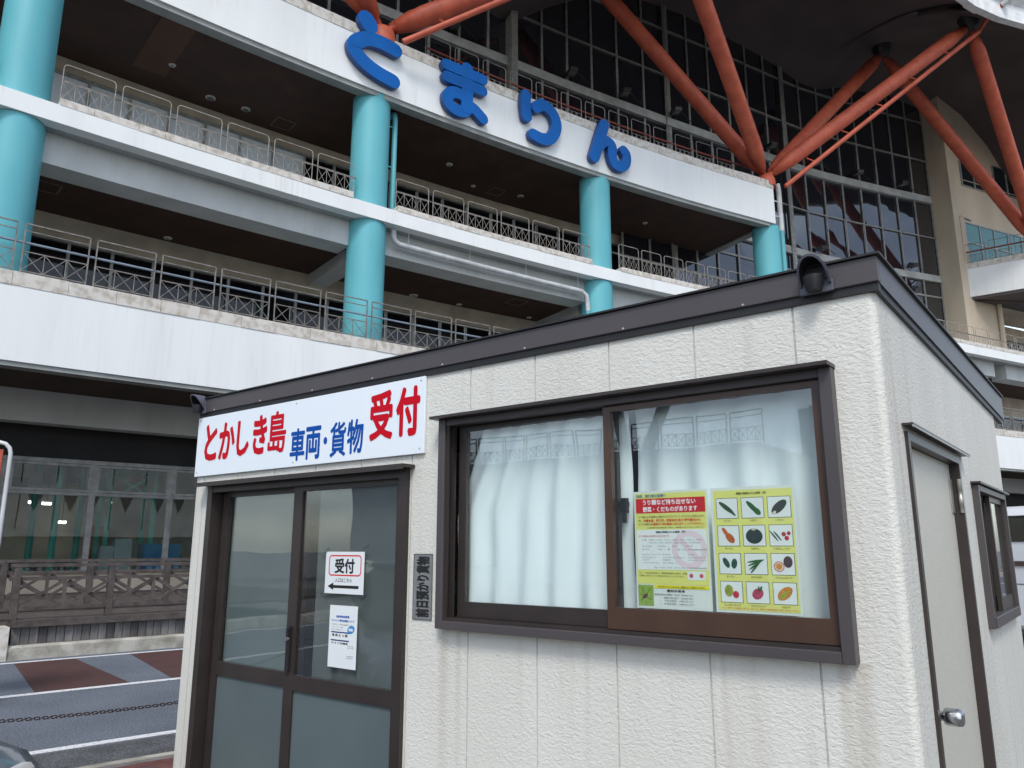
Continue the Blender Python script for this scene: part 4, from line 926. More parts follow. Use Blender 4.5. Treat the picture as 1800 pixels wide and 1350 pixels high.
def stucco(name, c, c2):
    m = bpy.data.materials.new(name); m.use_nodes = True; t = m.node_tree; p = t.nodes['Principled BSDF']; p.inputs['Roughness'].default_value = .62; p.inputs['Specular IOR Level'].default_value = .35
    g = t.nodes.new('ShaderNodeNewGeometry')
    n0_ = t.nodes.new('ShaderNodeTexNoise'); n0_.inputs['Scale'].default_value = 1.1; n0_.inputs['Detail'].default_value = 5
    mp = t.nodes.new('ShaderNodeMapping'); mp.inputs['Scale'].default_value = (2.2, 2.2, .5); t.links.new(g.outputs['Position'], mp.inputs[0]); t.links.new(mp.outputs[0], n0_.inputs['Vector'])
    r = t.nodes.new('ShaderNodeValToRGB'); r.color_ramp.elements[0].position = .3; r.color_ramp.elements[1].position = .6; r.color_ramp.elements[0].color = (*c2, 1); r.color_ramp.elements[1].color = (*c, 1)
    t.links.new(n0_.outputs['Fac'], r.inputs[0]); o_ = add_drip(t, g, r.outputs[0], .42, (.36, .29, .21))
    # run-off stains below the ends of the window sill (kiosk's own coordinates)
    tc = t.nodes.new('ShaderNodeTexCoord'); sx = t.nodes.new('ShaderNodeSeparateXYZ'); t.links.new(tc.outputs['Object'], sx.inputs[0])
    for x0, wd, am in ((-.155, .035, .34), (-.21, .02, .25), (-1.995, .03, .30), (-1.90, .018, .22), (-.62, .014, .15), (-1.2, .012, .12)):
        a_ = t.nodes.new('ShaderNodeMath'); a_.operation = 'SUBTRACT'; t.links.new(sx.outputs[0], a_.inputs[0]); a_.inputs[1].default_value = x0
        b_ = t.nodes.new('ShaderNodeMath'); b_.operation = 'ABSOLUTE'; t.links.new(a_.outputs[0], b_.inputs[0])
        c_ = t.nodes.new('ShaderNodeMapRange'); c_.interpolation_type = 'SMOOTHSTEP'; c_.inputs['From Min'].default_value = wd * 1.6; c_.inputs['From Max'].default_value = 0; t.links.new(b_.outputs[0], c_.inputs['Value'])
        d_ = t.nodes.new('ShaderNodeMapRange'); d_.inputs['From Min'].default_value = .35; d_.inputs['From Max'].default_value = 1.2; t.links.new(sx.outputs[2], d_.inputs['Value'])
        e_ = t.nodes.new('ShaderNodeMath'); e_.operation = 'LESS_THAN'; e_.inputs[1].default_value = 1.236; t.links.new(sx.outputs[2], e_.inputs[0])
        f_ = t.nodes.new('ShaderNodeMath'); f_.operation = 'MULTIPLY'; t.links.new(c_.outputs[0], f_.inputs[0]); t.links.new(d_.outputs[0], f_.inputs[1])
        h_ = t.nodes.new('ShaderNodeMath'); h_.operation = 'MULTIPLY'; t.links.new(f_.outputs[0], h_.inputs[0]); t.links.new(e_.outputs[0], h_.inputs[1])
        i_ = t.nodes.new('ShaderNodeMath'); i_.operation = 'MULTIPLY'; i_.inputs[1].default_value = am; t.links.new(h_.outputs[0], i_.inputs[0])
        j_ = t.nodes.new('ShaderNodeMix'); j_.data_type = 'RGBA'; t.links.new(i_.outputs[0], j_.inputs[0]); t.links.new(o_, j_.inputs[6]); j_.inputs[7].default_value = (.30, .23, .16, 1); o_ = j_.outputs[2]
    t.links.new(o_, p.inputs['Base Color'])
    a = t.nodes.new('ShaderNodeTexNoise'); a.inputs['Scale'].default_value = 66; a.inputs['Detail'].default_value = 2.5; a.inputs['Roughness'].default_value = .5; a.inputs['Distortion'].default_value = .7
    m2 = t.nodes.new('ShaderNodeMapping'); m2.inputs['Scale'].default_value = (.8, .8, 1.35); t.links.new(g.outputs['Position'], m2.inputs[0]); t.links.new(m2.outputs[0], a.inputs['Vector'])
    b = t.nodes.new('ShaderNodeBump'); b.inputs['Strength'].default_value = .5; b.inputs['Distance'].default_value = .009
    t.links.new(a.outputs['Fac'], b.inputs['Height']); t.links.new(b.outputs[0], p.inputs['Normal']); MATS[name] = m; return m
M_sid = stucco('embossed_white_siding', (.685, .685, .635), (.635, .63, .575))
M_dirt = None
M_frame = mat('dark_brown_frame', (.040, .031, .029), .38, scale=6, c2=(.032, .025, .023), spec=.5)
M_sash = mat('bronze_sash', (.075, .040, .026), .32, scale=6, c2=(.062, .033, .022), spec=.6)
M_fasc = mat('grey_brown_roof_fascia', (.075, .066, .068), .42, scale=1.5, c2=(.064, .057, .059), spec=.5)
M_lip = mat('roof_drip_edge', (.016, .015, .016), .5, scale=5); M_edge_lt = mat('pale_roof_sheet_edge', (.50, .50, .50), .5, scale=4)
M_sign = mat('white_sign_sheet', (.80, .87, .92), .3, scale=1, c2=(.78, .85, .905), spec=.5)
M_tred = flat('sign_red', (.55, .002, .014), .5, .15); M_tblue = flat('sign_blue', (.002, .075, .36), .5, .15)
XL, XR, YF, YB = -4.86, -.584, 2.75, 5.65
K = kthing('reception_kiosk', (XR, YF, 0), 'small white prefabricated reception kiosk with brown flat roof edge', 'kiosk')
def panel_pieces(a, b, holes):
    """strips of a wall panel between a and b along the wall, minus openings (lo, hi, z0, z1) -> rectangles"""
    xs = sorted({a, b} | {min(max(h[0], a), b) for h in holes} | {min(max(h[1], a), b) for h in holes}); out = []
    for u, v in zip(xs[:-1], xs[1:]):
        if v - u < 1e-4: continue
        z = [.06, 2.47]; segs = [(.06, 2.47)]
        for h in holes:
            if h[0] <= u + 1e-5 and h[1] >= v - 1e-5:
                ns = []
                for s0, s1 in segs:
                    if h[2] > s0: ns.append((s0, min(s1, h[2])))
                    if h[3] < s1: ns.append((max(s0, h[3]), s1))
                segs = ns
        out += [(u, v, s0, s1) for s0, s1 in segs if s1 - s0 > 1e-4]
    return out
fh_ = [(-4.675, -2.83, 0, 1.995), (-2.57, -.755, 1.26, 2.195)]
sh_ = [(2.985, 4.04, 0, 2.005), (4.38, 5.43, 1.235, 1.90)]
th = .04; gp = .0035
seams = [-.865 - .3905 * i for i in range(11)]
fx = [XL] + [s for s in seams[::-1] if s > XL + .05] + [-.865]
fx = sorted(set(round(x, 4) for x in fx))
for a, b in zip(fx[:-1], fx[1:]):
    mb_ = LB()
    for u, v, z0, z1 in panel_pieces(a + gp, b - gp, fh_): LB().box((u, YF, z0), (v, YF + th, z1)).build('wall_panel', M_sid, K)
# seam strips recessed between panels
for x in fx[1:-1] + [-.865]:
    mb_ = LB()
    for z0, z1 in sorted({(q[2], q[3]) for q in panel_pieces(x - gp, x + gp, fh_)}): LB().box((x - gp + .0002, YF + .007, z0), (x + gp - .0002, YF + th, z1)).build('panel_joint', M_sid, K)
# rounded corner panel, one bent sheet
cr = .028; cp = [(-.865 + gp, YF)] + [(XR - cr + cr * math.sin(R(t)), YF + cr - cr * math.cos(R(t))) for t in range(0, 91, 15)] + [(XR, 2.83 - gp)]
inn = [(-.865 + gp, YF + th), (XR - th, YF + th), (XR - th, 2.83 - gp)]
cm = LB()
hole = fh_[1]
n_ = len(cp)
xs_ = [(cp[0], None)]
for i in range(n_ - 1):
    (x0, y0), (x1, y1) = cp[i], cp[i + 1]
    if i == 0:
        for u, v, z0, z1 in panel_pieces(x0, x1, fh_): cm.poly([(u, y0, z0), (v, y1, z0), (v, y1, z1), (u, y0, z1)])
    else: cm.poly([(x0, y0, .06), (x1, y1, .06), (x1, y1, 2.47), (x0, y0, 2.47)], True)
cm.build('corner_panel', M_sid, K)
sy = [2.83 + .3905 * i for i in range(8)] + [YB]
for a, b in zip(sy[:-1], sy[1:]):
    mb_ = LB()
    for u, v, z0, z1 in panel_pieces(a + gp * .6, b - gp * .6, sh_): LB().box((XR - th, u, z0), (XR, v, min(z1, 2.47))).build('wall_panel', M_sid, K)
for y in sy[:-1]:
    mb_ = LB()
    for z0, z1 in sorted({(q[2], q[3]) for q in panel_pieces(y - gp * .6, y + gp * .6, sh_)}): LB().box((XR - th, y - gp * .6 + .0002, z0), (XR - .005, y + gp * .6 - .0002, z1)).build('panel_joint', M_sid, K)
for i in range(8):
    a = YF + th + .001 + i * (YB - YF - th) / 8; LB().box((XL, a, .06), (XL + th, a + (YB - YF - th) / 8 - .006, 2.47)).build('wall_panel', M_sid, K)
for i in range(11):
    a = XL + th + i * (XR - XL - 2 * th) / 11; LB().box((a, YB - th, .06), (a + (XR - XL - 2 * th) / 11 - .006, YB, 2.47)).build('wall_panel', M_sid, K)
LB().box((XL - .02, YF - .02, 0), (XR + .015, YB + .02, .06)).build('base_sill', M_conc, K)
M_kin = mat('kiosk_interior', (.30, .31, .31), .8, scale=1)
LB().box((XL + th, YF + th, .062), (XR - th, YB - th, .08)).build('floor', M_kin, K)
LB().box((XL + th + .002, YB - th - .03, .08), (XR - th - .002, YB - th - .002, 2.44)).build('inner_wall', M_kin, K)
# roof
rx0, rx1, ry0, ry1 = XL - .02, XR + .022, YF - .022, 6.02
LB().box((rx0 + .03, ry0 + .03, 2.50), (rx1 - .03, ry1 - .03, 2.572)).build('roof', M_fasc, K)
LB().box((rx0, ry0, 2.492), (rx1, ry0 + .028, 2.585)).build('roof_fascia', M_fasc, K, bevel=.003)
yj = [(ry0 + .0285, 2.49), (ry1, 2.435), (ry1, 2.585), (ry0 + .0285, 2.585)]
LB().prism([(rx1 - .028, y, z) for y, z in yj], (.028, 0, 0)).build('roof_fascia', M_fasc, K)
LB().prism([(rx0, y, z) for y, z in yj], (.028, 0, 0)).build('roof_fascia', M_fasc, K)
LB().box((rx0 + .03, ry1 - .03, 2.45), (rx1 - .03, ry1, 2.58)).build('roof_fascia', M_fasc, K)
LB().box((rx0 + .004, YF - .012, 2.462), (rx1 - .004, YF + .02, 2.4915)).build('drip_trim', M_lip, K)
LB().prism([(XR - .01, y, z) for y, z in ((YF + .021, 2.462), (ry1 - .05, 2.405), (ry1 - .05, 2.434), (YF + .021, 2.489))], (.024, 0, 0)).build('drip_trim', M_lip, K)
LB().box((rx0 - .008, ry0 - .012, 2.586), (rx1 + .012, ry0 + .05, 2.594)).build('roof_capping', M_lip, K)
LB().box((rx1 - .05, ry0 + .051, 2.586), (rx1 + .012, ry1 + .01, 2.594)).build('roof_capping', M_lip, K)
LB().box((rx0 + .02, ry0 + .0, 2.5945), (rx1 - .01, ry0 + .06, 2.598)).build('roof_sheet_edge', M_edge_lt, K)
x = rx0 + .2
while x < rx1:   # rivets
    LB().lathe((x, ry0 - .004, 2.50), (x, ry0 + .002, 2.50), [(0, .004), (.006, .006)], 8).build('rivet', M_edge_lt, K); x += .52
# cable-entry hoods on the roof edge
M_hood = mat('grey_plastic_hood', (.105, .115, .145), .38, scale=8, c2=(.085, .09, .115)); M_hood_in = mat('black_hood_inside', (.012, .012, .016), .5)
def hood(xc, label):
    root = kthing('cable_hood', (xc, ry0, 2.49), label, 'hood', 'cable hoods on the kiosk roof edge')
    w, dep, z0, z1 = .052, .085, 2.492, 2.612
    n = 14; rim = []; bk = []; inn_ = []
    for i in range(n + 1):
        t = math.pi * i / n; u = -math.cos(t); h = math.sin(t) ** .7
        z = z0 + .03 + (z1 - z0 - .03) * h
        # the lip slopes from the brow down to the back plate
        y = ry0 - dep * (.25 + .75 * h) if h > 0 else ry0 - dep * .2
        rim.append((xc + u * w * 1.05, y, z - .006 * (1 - h))); bk.append((xc + u * w, ry0 - .001, z0 + (z1 - z0) * (.12 + .88 * h)))
    mb_ = LB()
    for i in range(n): mb_.poly([bk[i], bk[i + 1], rim[i + 1], rim[i]], True)
    i2 = [(xc + (p[0] - xc) * .86, p[1] + .002, z0 + (p[2] - z0) * .93) for p in rim]
    for i in range(n): mb_.poly([rim[i], rim[i + 1], i2[i + 1], i2[i]], True)
    mb_.build('cowl', M_hood, root)
    mb_ = LB()
    b2 = [(xc + (p[0] - xc) * .86, ry0 - .004, z0 + (p[2] - z0) * .9) for p in bk]
    for i in range(n): mb_.poly([i2[i], i2[i + 1], b2[i + 1], b2[i]], True)
    mb_.poly(b2); mb_.build('lining', M_hood_in, root)
    mb_ = LB(); mb_.lathe((xc, ry0 - .035, z0 - .004), (xc, ry0 - .035, z0 + .05), [(0, .026), (.03, .034), (.054, .036)], 14); mb_.build('cable_throat', M_hood_in, root)
    LB().box((xc - w * 1.12, ry0 - .012, z0 - .006), (xc + w * 1.12, ry0 - .0005, z0 + .04)).build('back_plate', M_hood, root, bevel=.003)
hood(-.765, 'grey plastic cable hood on the roof edge above the right window'); hood(-4.83, 'grey plastic cable hood at the left end of the roof edge')

# --- sliding entrance door
D = LB()
dx0, dx1, dz1 = -4.675, -2.83, 1.995
for lo, hi in (((dx0, 2.725, .06), (dx0 + .055, 2.86, dz1)), ((dx1 - .055, 2.725, .06), (dx1, 2.86, dz1)), ((dx0 + .055, 2.728, dz1 - .045), (dx1 - .055, 2.86, dz1)), ((dx0 + .055, 2.728, .06), (dx1 - .055, 2.86, .10))): D.box(lo, hi)
DF = D.build('door_frame', M_frame, K)
LB().box((dx0 - .06, 2.66, 1.9955), (dx1 + .035, 2.749, 2.012)).build('rain_hood', M_frame, DF); LB().box((dx0 - .06, 2.66, 1.985), (dx1 + .035, 2.666, 1.9952)).build('rain_hood_lip', M_frame, DF)
M_frost = mat('frosted_grey_glass', (.11, .145, .15), .28, scale=1.5, c2=(.09, .12, .125), spec=.5)
M_film = mat('grey_film_behind_glass', (.13, .135, .13), .6, scale=1.2, c2=(.10, .105, .105))
M_film2 = mat('pale_film_behind_glass', (.16, .185, .185), .6, scale=1.2, c2=(.12, .14, .14))
def leaf(x0, x1, y, sl, sr, name='sliding_door'):
    b = LB(); z0, z1 = .10, 1.95
    for lo, hi in (((x0, y, z0), (x0 + sl, y + .03, z1)), ((x1 - sr, y, z0), (x1, y + .03, z1)), ((x0 + sl, y, z1 - .03), (x1 - sr, y + .03, z1)), ((x0 + sl, y, z0), (x1 - sr, y + .03, z0 + .09)), ((x0 + sl, y, .835), (x1 - sr, y + .03, .915))): b.box(lo, hi)
    o = b.build(name, M_frame, K)
    LB().box((x0 + sl, y + .012, .915), (x1 - sr, y + .016, z1 - .03)).build('pane', M_clear, o)
    LB().box((x0 + sl, y + .012, z0 + .09), (x1 - sr, y + .017, .835)).build('pane', M_frost, o)
    return o
lf = leaf(-4.60, -3.72, 2.80, .06, .075); rt_l = leaf(-3.80, -2.885, 2.762, .08, .05)
# things just behind the door glass
LB().box((-4.53, 2.835, .2), (-3.80, 2.84, 1.93)).build('film_screen', M_film2, lf, label='pale film behind the left door pane')
LB().box((-3.60, 2.797, .2), (-2.94, 2.7995, 1.93)).build('film_screen', M_film, rt_l, label='grey film behind the right door pane')
h_ = LB(); h_.box((-3.775, 2.745, .93), (-3.745, 2.762, 1.17)); h_.box((-3.77, 2.738, 1.09), (-3.75, 2.745, 1.16)); h_.build('handle', M_lip, rt_l)
LB().lathe((-3.76, 2.735, 1.105), (-3.76, 2.745, 1.105), [(0, .011), (.01, .013)], 12).build('lock_cylinder', mat('steel', (.45, .45, .45), .3, metal=.9), rt_l)
# --- sliding window
wx0, wx1, wz0, wz1 = -2.592, -.738, 1.235, 2.212
Wd = LB()
for lo, hi in (((wx0, 2.70, wz0), (wx0 + .042, 2.79, wz1)), ((wx1 - .042, 2.70, wz0), (wx1, 2.79, wz1)), ((wx0 + .042, 2.71, wz1 - .03), (wx1 - .042, 2.79, wz1)), ((wx0 + .042, 2.69, wz0), (wx1 - .042, 2.79, wz0 + .036))): Wd.box(lo, hi)
WF = Wd.build('window_frame', M_fasc, K, bevel=.002)
LB().box((wx0 - .02, 2.655, wz1 + .0005), (wx1 + .004, 2.749, wz1 + .014)).build('rain_hood', M_frame, WF)
for y in (2.712, 2.742, 2.772): LB().box((wx0 + .0425, y, wz0 + .0362), (wx1 - .0425, y + .006, wz0 + .050)).build('track', M_frame, WF)
for y in (2.714, 2.744): LB().box((wx0 + .0425, y, wz0 + .04), (wx0 + .058, y + .012, wz1 - .031)).build('guide_rail', M_frame, WF)
def sash(x0, x1, y, m, rb, st=.045):
    b = LB(); z0, z1 = wz0 + .052, wz1 - .034
    for lo, hi in (((x0, y, z0), (x0 + st, y + .026, z1)), ((x1 - st, y, z0), (x1, y + .026, z1)), ((x0 + st, y, z1 - .022), (x1 - st, y + .026, z1)), ((x0 + st, y, z0), (x1 - st, y + .026, z0 + rb))): b.box(lo, hi)
    o = b.build('window_sash', m, K); LB().box((x0 + st, y + .012, z0 + rb), (x1 - st, y + .016, z1 - .022)).build('pane', M_clear, o); return o
sl_ = sash(-2.515, -1.635, 2.772, M_frame, .068); sr_ = sash(-1.675, -.782, 2.735, M_sash, .082, .035)
b = LB(); b.box((-1.625, 2.776, 1.74), (-1.60, 2.80, 1.80)); b.box((-1.632, 2.772, 1.765), (-1.597, 2.80, 1.785)); b.box((-1.618, 2.772, 1.70), (-1.606, 2.79, 1.765)); b.build('crescent_lock', M_lip, sl_)
# curtains: pleated cloth behind the panes
M_cloth = mat('pale_curtain_cloth', (.90, .93, .93), .85, scale=2, c2=(.86, .89, .895), stretch=(6, 6, .4))
def curtain(x0, x1, z0, z1, folds, label, slant=0, depth=.016, yc=2.86):
    n = folds * 10; m_ = 16; vs = []; fs = []
    rs = random.Random(folds); ph = [rs.uniform(-.4, .4) for _ in range(folds + 2)]; am = [rs.uniform(.5, 1.3) for _ in range(folds + 2)]
    for j in range(m_ + 1):
        t = j / m_; z = z1 + (z0 - z1) * t
        for i in range(n + 1):
            u = i / n; k = min(int(u * folds), folds); sl = slant * max(0, 1 - t * 2.2) * (1 - u)
            pinch = 1 - .55 * math.exp(-t * 9)
            y = yc + depth * am[k] * (.35 + .65 * min(1, t * 3)) * math.sin(2 * math.pi * u * folds + ph[k] * t + .5 * t) + .006 * math.sin(17 * u + 3 * t)
            zz = z - (.02 * abs(math.sin(math.pi * u * folds)) * math.exp(-t * 10))
            vs.append((x0 + (x1 - x0) * u + sl + .006 * math.sin(9 * t + 5 * u), y, zz))
    for j in range(m_):
        for i in range(n): fs.append((j * (n + 1) + i, j * (n + 1) + i + 1, (j + 1) * (n + 1) + i + 1, (j + 1) * (n + 1) + i))
    o = LB().add(vs, fs, True).build('curtain', M_cloth, None, base=((x0 + x1) / 2, yc, z0), label=label, cat='curtain', group='curtains in the kiosk window')
    md = o.modifiers.new('thick', 'SOLIDIFY'); md.thickness = .002
curtain(-2.58, -1.60, 1.30, 2.175, 6, 'pale pleated curtain behind the left window pane', .17, .016, 2.835)
curtain(-1.585, -.70, 1.27, 2.19, 5, 'pale curtain behind the right pane, behind the two posters', 0, .018, 2.85)

# --- side door
S = LB(); y0, y1, zt = 2.985, 4.04, 2.005
for lo, hi in (((XR - .09, y0, .06), (XR + .012, y0 + .03, zt)), ((XR - .09, y1 - .03, .06), (XR + .012, y1, zt)), ((XR - .09, y0 + .03, zt - .03), (XR + .012, y1 - .03, zt)), ((XR - .09, y0 + .03, .06), (XR + .012, y1 - .03, .09))): S.box(lo, hi)
SDF = S.build('door_frame', M_frame, K)
LB().box((XR + .0005, y0 - .03, zt + .018), (XR + .038, y1 + .14, zt + .026)).build('rain_hood', M_frame, SDF)
LB().box((XR + .034, y0 - .03, zt + .012), (XR + .038, y1 + .14, zt + .0175)).build('rain_hood_lip', M_edge_lt, SDF)
M_door = mat('cream_steel_door', (.60, .59, .52), .5, scale=70, c2=(.55, .54, .475), bump=.15, bscale=160)
M_stl = mat('brushed_steel', (.55, .56, .57), .24, scale=40, metal=1, c2=(.45, .46, .47)); M_dull = mat('dull_hinge_steel', (.5, .5, .46), .4, scale=20, metal=.6)
sd_ = LB().box((XR - .07, y0 + .031, .095), (XR - .030, y1 - .031, zt - .031)).build('side_door', M_door, K, bevel=.002)
kx0, ky, kz = XR - .030, 3.075, 1.045
LB().lathe((kx0, ky, kz), (kx0 + .1, ky, kz), [(0, .040), (.004, .040), (.009, .033), (.013, .016), (.042, .015), (.044, .025), (.052, .0285), (.084, .0285), (.096, .026), (.101, .02), (.102, .014)], 24).build('knob', M_stl, sd_)
for z in (1.83, .35):
    b = LB(); b.box((XR - .029, y1 - .09, z - .075), (XR - .024, y1 - .035, z + .075)); b.box((XR - .02, y1 - .029, z - .075), (XR + .014, y1 - .002, z + .075)); b.build('hinge', M_dull, sd_)
    LB().lathe((XR + .004, y1 - .034, z - .075), (XR + .004, y1 - .034, z + .075), [(0, .008), (.03, .008), (.031, .0095), (.07, .0095), (.071, .008), (.1, .008), (.101, .0095), (.15, .0095)], 10).build('hinge_pin', M_dull, sd_)
# --- side window
y0, y1, z0, z1 = 4.38, 5.43, 1.225, 1.905
b = LB()
for lo, hi in (((XR - .06, y0, z0), (XR + .03, y0 + .035, z1)), ((XR - .06, y1 - .035, z0), (XR + .03, y1, z1)), ((XR - .06, y0 + .035, z1 - .03), (XR + .03, y1 - .035, z1)), ((XR - .06, y0 + .035, z0), (XR + .035, y1 - .035, z0 + .05))): b.box(lo, hi)
SW = b.build('window_frame', M_fasc, K, bevel=.002)
LB().box((XR + .0005, y0 - .02, z1 + .004), (XR + .045, y1 + .06, z1 + .014)).build('rain_hood', M_frame, SW)
for a, e, xx in ((y0 + .036, (y0 + y1) / 2 + .02, XR - .04), ((y0 + y1) / 2 - .02, y1 - .036, XR - .012)):
    b = LB()
    for lo, hi in (((xx, a, z0 + .051), (xx + .022, a + .04, z1 - .031)), ((xx, e - .04, z0 + .051), (xx + .022, e, z1 - .031)), ((xx, a + .04, z1 - .06), (xx + .022, e - .04, z1 - .031)), ((xx, a + .04, z0 + .051), (xx + .022, e - .04, z0 + .12))): b.box(lo, hi)
    o = b.build('window_sash', M_frame, K); LB().box((xx + .009, a + .04, z0 + .12), (xx + .013, e - .04, z1 - .06)).build('pane', M_clear, o)

# ------------------------------------------------------------------ printed sheets
TC = dict(tblue=flat('print_blue', (.01, .16, .33)), tblue2=flat('print_royal', (.01, .09, .42)), twhite=flat('print_white', (.85, .85, .85)), tblack=flat('print_black', (.02, .02, .02)), tred=flat('print_red', (.62, .02, .02)))
def front_ray(px, py, Y):
    d = ray(px, py); dy = d.x * ST + d.y * CT; dx = d.x * CT - d.y * ST; t = Y / dy; return dx * t, 1.6 + d.z * t
def text_local(txt, bold, x0, x1, z0, z1, y, rot=False):
    """glyph outlines fitted to a box; heavier weights are several copies a hair apart"""
    v, f, w, h = glyph(txt); mb_ = LB()
    offs = [(0, 0)]
    if bold:
        offs += [(math.cos(R(a)) * bold, math.sin(R(a)) * bold) for a in range(0, 360, 45)]
    bx, bz = bold / (w + 2 * bold), bold / (h + 2 * bold)
    for k, (ox, oz) in enumerate(offs):
        q = [(bx + (1 - 2 * bx) * (p[0] + ox / w), bz + (1 - 2 * bz) * (p[1] + oz / h)) for p in v]; yk = y - .00003 * k
        if rot: mb_.add([(x1 - (x1 - x0) * p[1], yk, z0 + (z1 - z0) * p[0]) for p in q], f)
        else: mb_.add([(x0 + (x1 - x0) * p[0], yk, z0 + (z1 - z0) * p[1]) for p in q], f)
    return mb_
# sign board above the door
SB = kthing('sign_board', (-3.79, YF, 2.06), 'long white sign board above the sliding door with red and blue lettering', 'sign')
LB().box((-4.868, YF - .018, 2.064), (-2.722, YF - .003, 2.460)).build('board', M_sign, SB, bevel=.0015)
for ch, a, b_, c, d, kind in SIGN:
    # box of each character on the sign, read at its four mid sides
    px0, px1, py0, py1 = 330 + a / 3.6, 330 + c / 3.6, 620 + b_ / 3.6, 620 + d / 3.6
    xm, ym = (px0 + px1) / 2, (py0 + py1) / 2
    x0, _ = front_ray(px0, ym, YF - .02); x1, _ = front_ray(px1, ym, YF - .02); _, zt = front_ray(xm, py0 + 2, YF - .02); _, zb = front_ray(xm, py1 - 2, YF - .02)
    text_local(ch, {'島': .02, '車': .026, '貨': .02, '物': .026, '両': .028, '受': .034, '付': .042, '・': .03}.get(ch, .036), x0, x1, zb, zt, YF - .0195).build('lettering', M_tblue if kind else M_tred, SB)
for (x, z) in ((-4.84, 2.09), (-4.84, 2.44), (-3.79, 2.44), (-2.75, 2.44), (-2.75, 2.09), (-3.79, 2.09)): LB().lathe((x, YF - .021, z), (x, YF - .017, z), [(0, .004), (.004, .006)], 8).build('screw', M_edge_lt, SB)
def sheet(name, x0, x1, z0, z1, y, m, label, cat, tilt=0):
    root = kthing(name, ((x0 + x1) / 2, y, z0), label, cat); LB().box((x0, y, z0), (x1, y + .0008, z1)).build('paper', m, root)
    return root, (lambda u: x0 + (x1 - x0) * u), (lambda v: z0 + (z1 - z0) * v)
M_paper = mat('white_paper', (.74, .79, .80), .6, scale=3, var=.02); M_lam = mat('laminated_sheet', (.78, .79, .74), .25, scale=3, var=.02)
yG = 2.7725                      # outer face of the right door pane
def lines(root, U, V, L_, y, ox=0):
    for t_ in L_: text_local(t_[0], t_[6], U(t_[1]), U(t_[2]), V(t_[3]), V(t_[4]), y).build('printed_line', TC[t_[5]], root)
n1_, U, V = sheet('notice', -3.495, -3.178, 1.36, 1.58, yG, M_paper, 'white door notice with red rounded frame and a black arrow pointing left', 'notice')
b = LB(); yy = yG - .0006
def rframe(x0, x1, z0, z1, w, r, y):
    o = []; i_ = []
    for cx, cz, a0 in ((x1 - r, z1 - r, 0), (x0 + r, z1 - r, 90), (x0 + r, z0 + r, 180), (x1 - r, z0 + r, 270)):
        for k in range(5):
            a = R(a0 + k * 22.5); o.append((cx + r * math.cos(a), y, cz + r * math.sin(a))); i_.append((cx + (r - w) * math.cos(a), y, cz + (r - w) * math.sin(a)))
    m_ = LB()
    for k in range(len(o)): m_.poly([o[k], o[(k + 1) % len(o)], i_[(k + 1) % len(o)], i_[k]])
    return m_
rframe(U(.09), U(.93), V(.42), V(.92), .007, .022, yy).build('red_frame', TC['tred'], n1_)
lines(n1_, U, V, N1, yy)
LB().poly([(U(.08), yy, V(.17)), (U(.23), yy, V(.26)), (U(.23), yy, V(.20)), (U(.88), yy, V(.20)), (U(.88), yy, V(.13)), (U(.23), yy, V(.13)), (U(.23), yy, V(.08))]).build('arrow', TC['tblack'], n1_)
M_tape = glass('clear_tape', (.8, .85, .85), 1.4, .3)
for u, v, s_ in ((0, 1, 1), (1, 1, -1), (0, 0, -1), (1, 0, 1)): LB().bar((U(u) - .03 * (1 if u == 0 else -1), yy - .001, V(v) + s_ * 0 + (-.03 if v == 1 and u == 0 else .03 if v == 1 else .0)), (U(u) + .02 * (1 if u == 0 else -1), yy - .001, V(v) + (.02 if v == 1 else -.03)), .018, .0005, up=(0, 1, 0)).build('tape', M_tape, n1_)
n2_, U, V = sheet('notice', -3.44, -3.215, .985, 1.30, yG, M_paper, 'tall white door notice with blue heading and round blue emblem', 'notice')
lines(n2_, U, V, N2, yy)
for z0_, z1_ in ((.555, .575), (.425, .445)): LB().poly([(U(.08), yy, V(z0_)), (U(.74), yy, V(z0_)), (U(.74), yy, V(z1_)), (U(.08), yy, V(z1_))]).build('printed_bar', flat('print_navy', (.01, .03, .16)), n2_)
def ell(cx, cz, rx_, rz_, y, rot=0, n=20, pw=1.0):
    m_ = LB(); c, s_ = math.cos(rot), math.sin(rot)
    m_.poly([(cx + rx_ * math.cos(t) * c - rz_ * math.sin(t) * s_, y, cz + rx_ * math.cos(t) * s_ + rz_ * math.sin(t) * c) for t in [2 * math.pi * k / n for k in range(n)]]); return m_
ell(U(.79), V(.62), .030, .020, yy, R(20)).build('emblem', flat('print_sky', (.03, .25, .55)), n2_); text_local('S', .05, U(.70), U(.88), V(.598), V(.64), yy - .0005).build('emblem_letter', TC['twhite'], n2_)
# wall tag with sideways writing
tg, U, V = sheet('wall_label', -2.785, -2.655, 1.262, 1.572, YF - .004, mat('silver_label', (.30, .31, .31), .35, metal=.3, scale=20), 'narrow grey vertical label with sideways black writing beside the window', 'label')
rframe(U(0), U(1), V(0), V(1), .005, .006, YF - .0048).build('label_border', flat('label_rim', (.12, .12, .125)), tg)
text_local(TAGT, .05, U(.16), U(.86), V(.04), V(.96), YF - .0052, True).build('printed_line', TC['tblack'], tg)
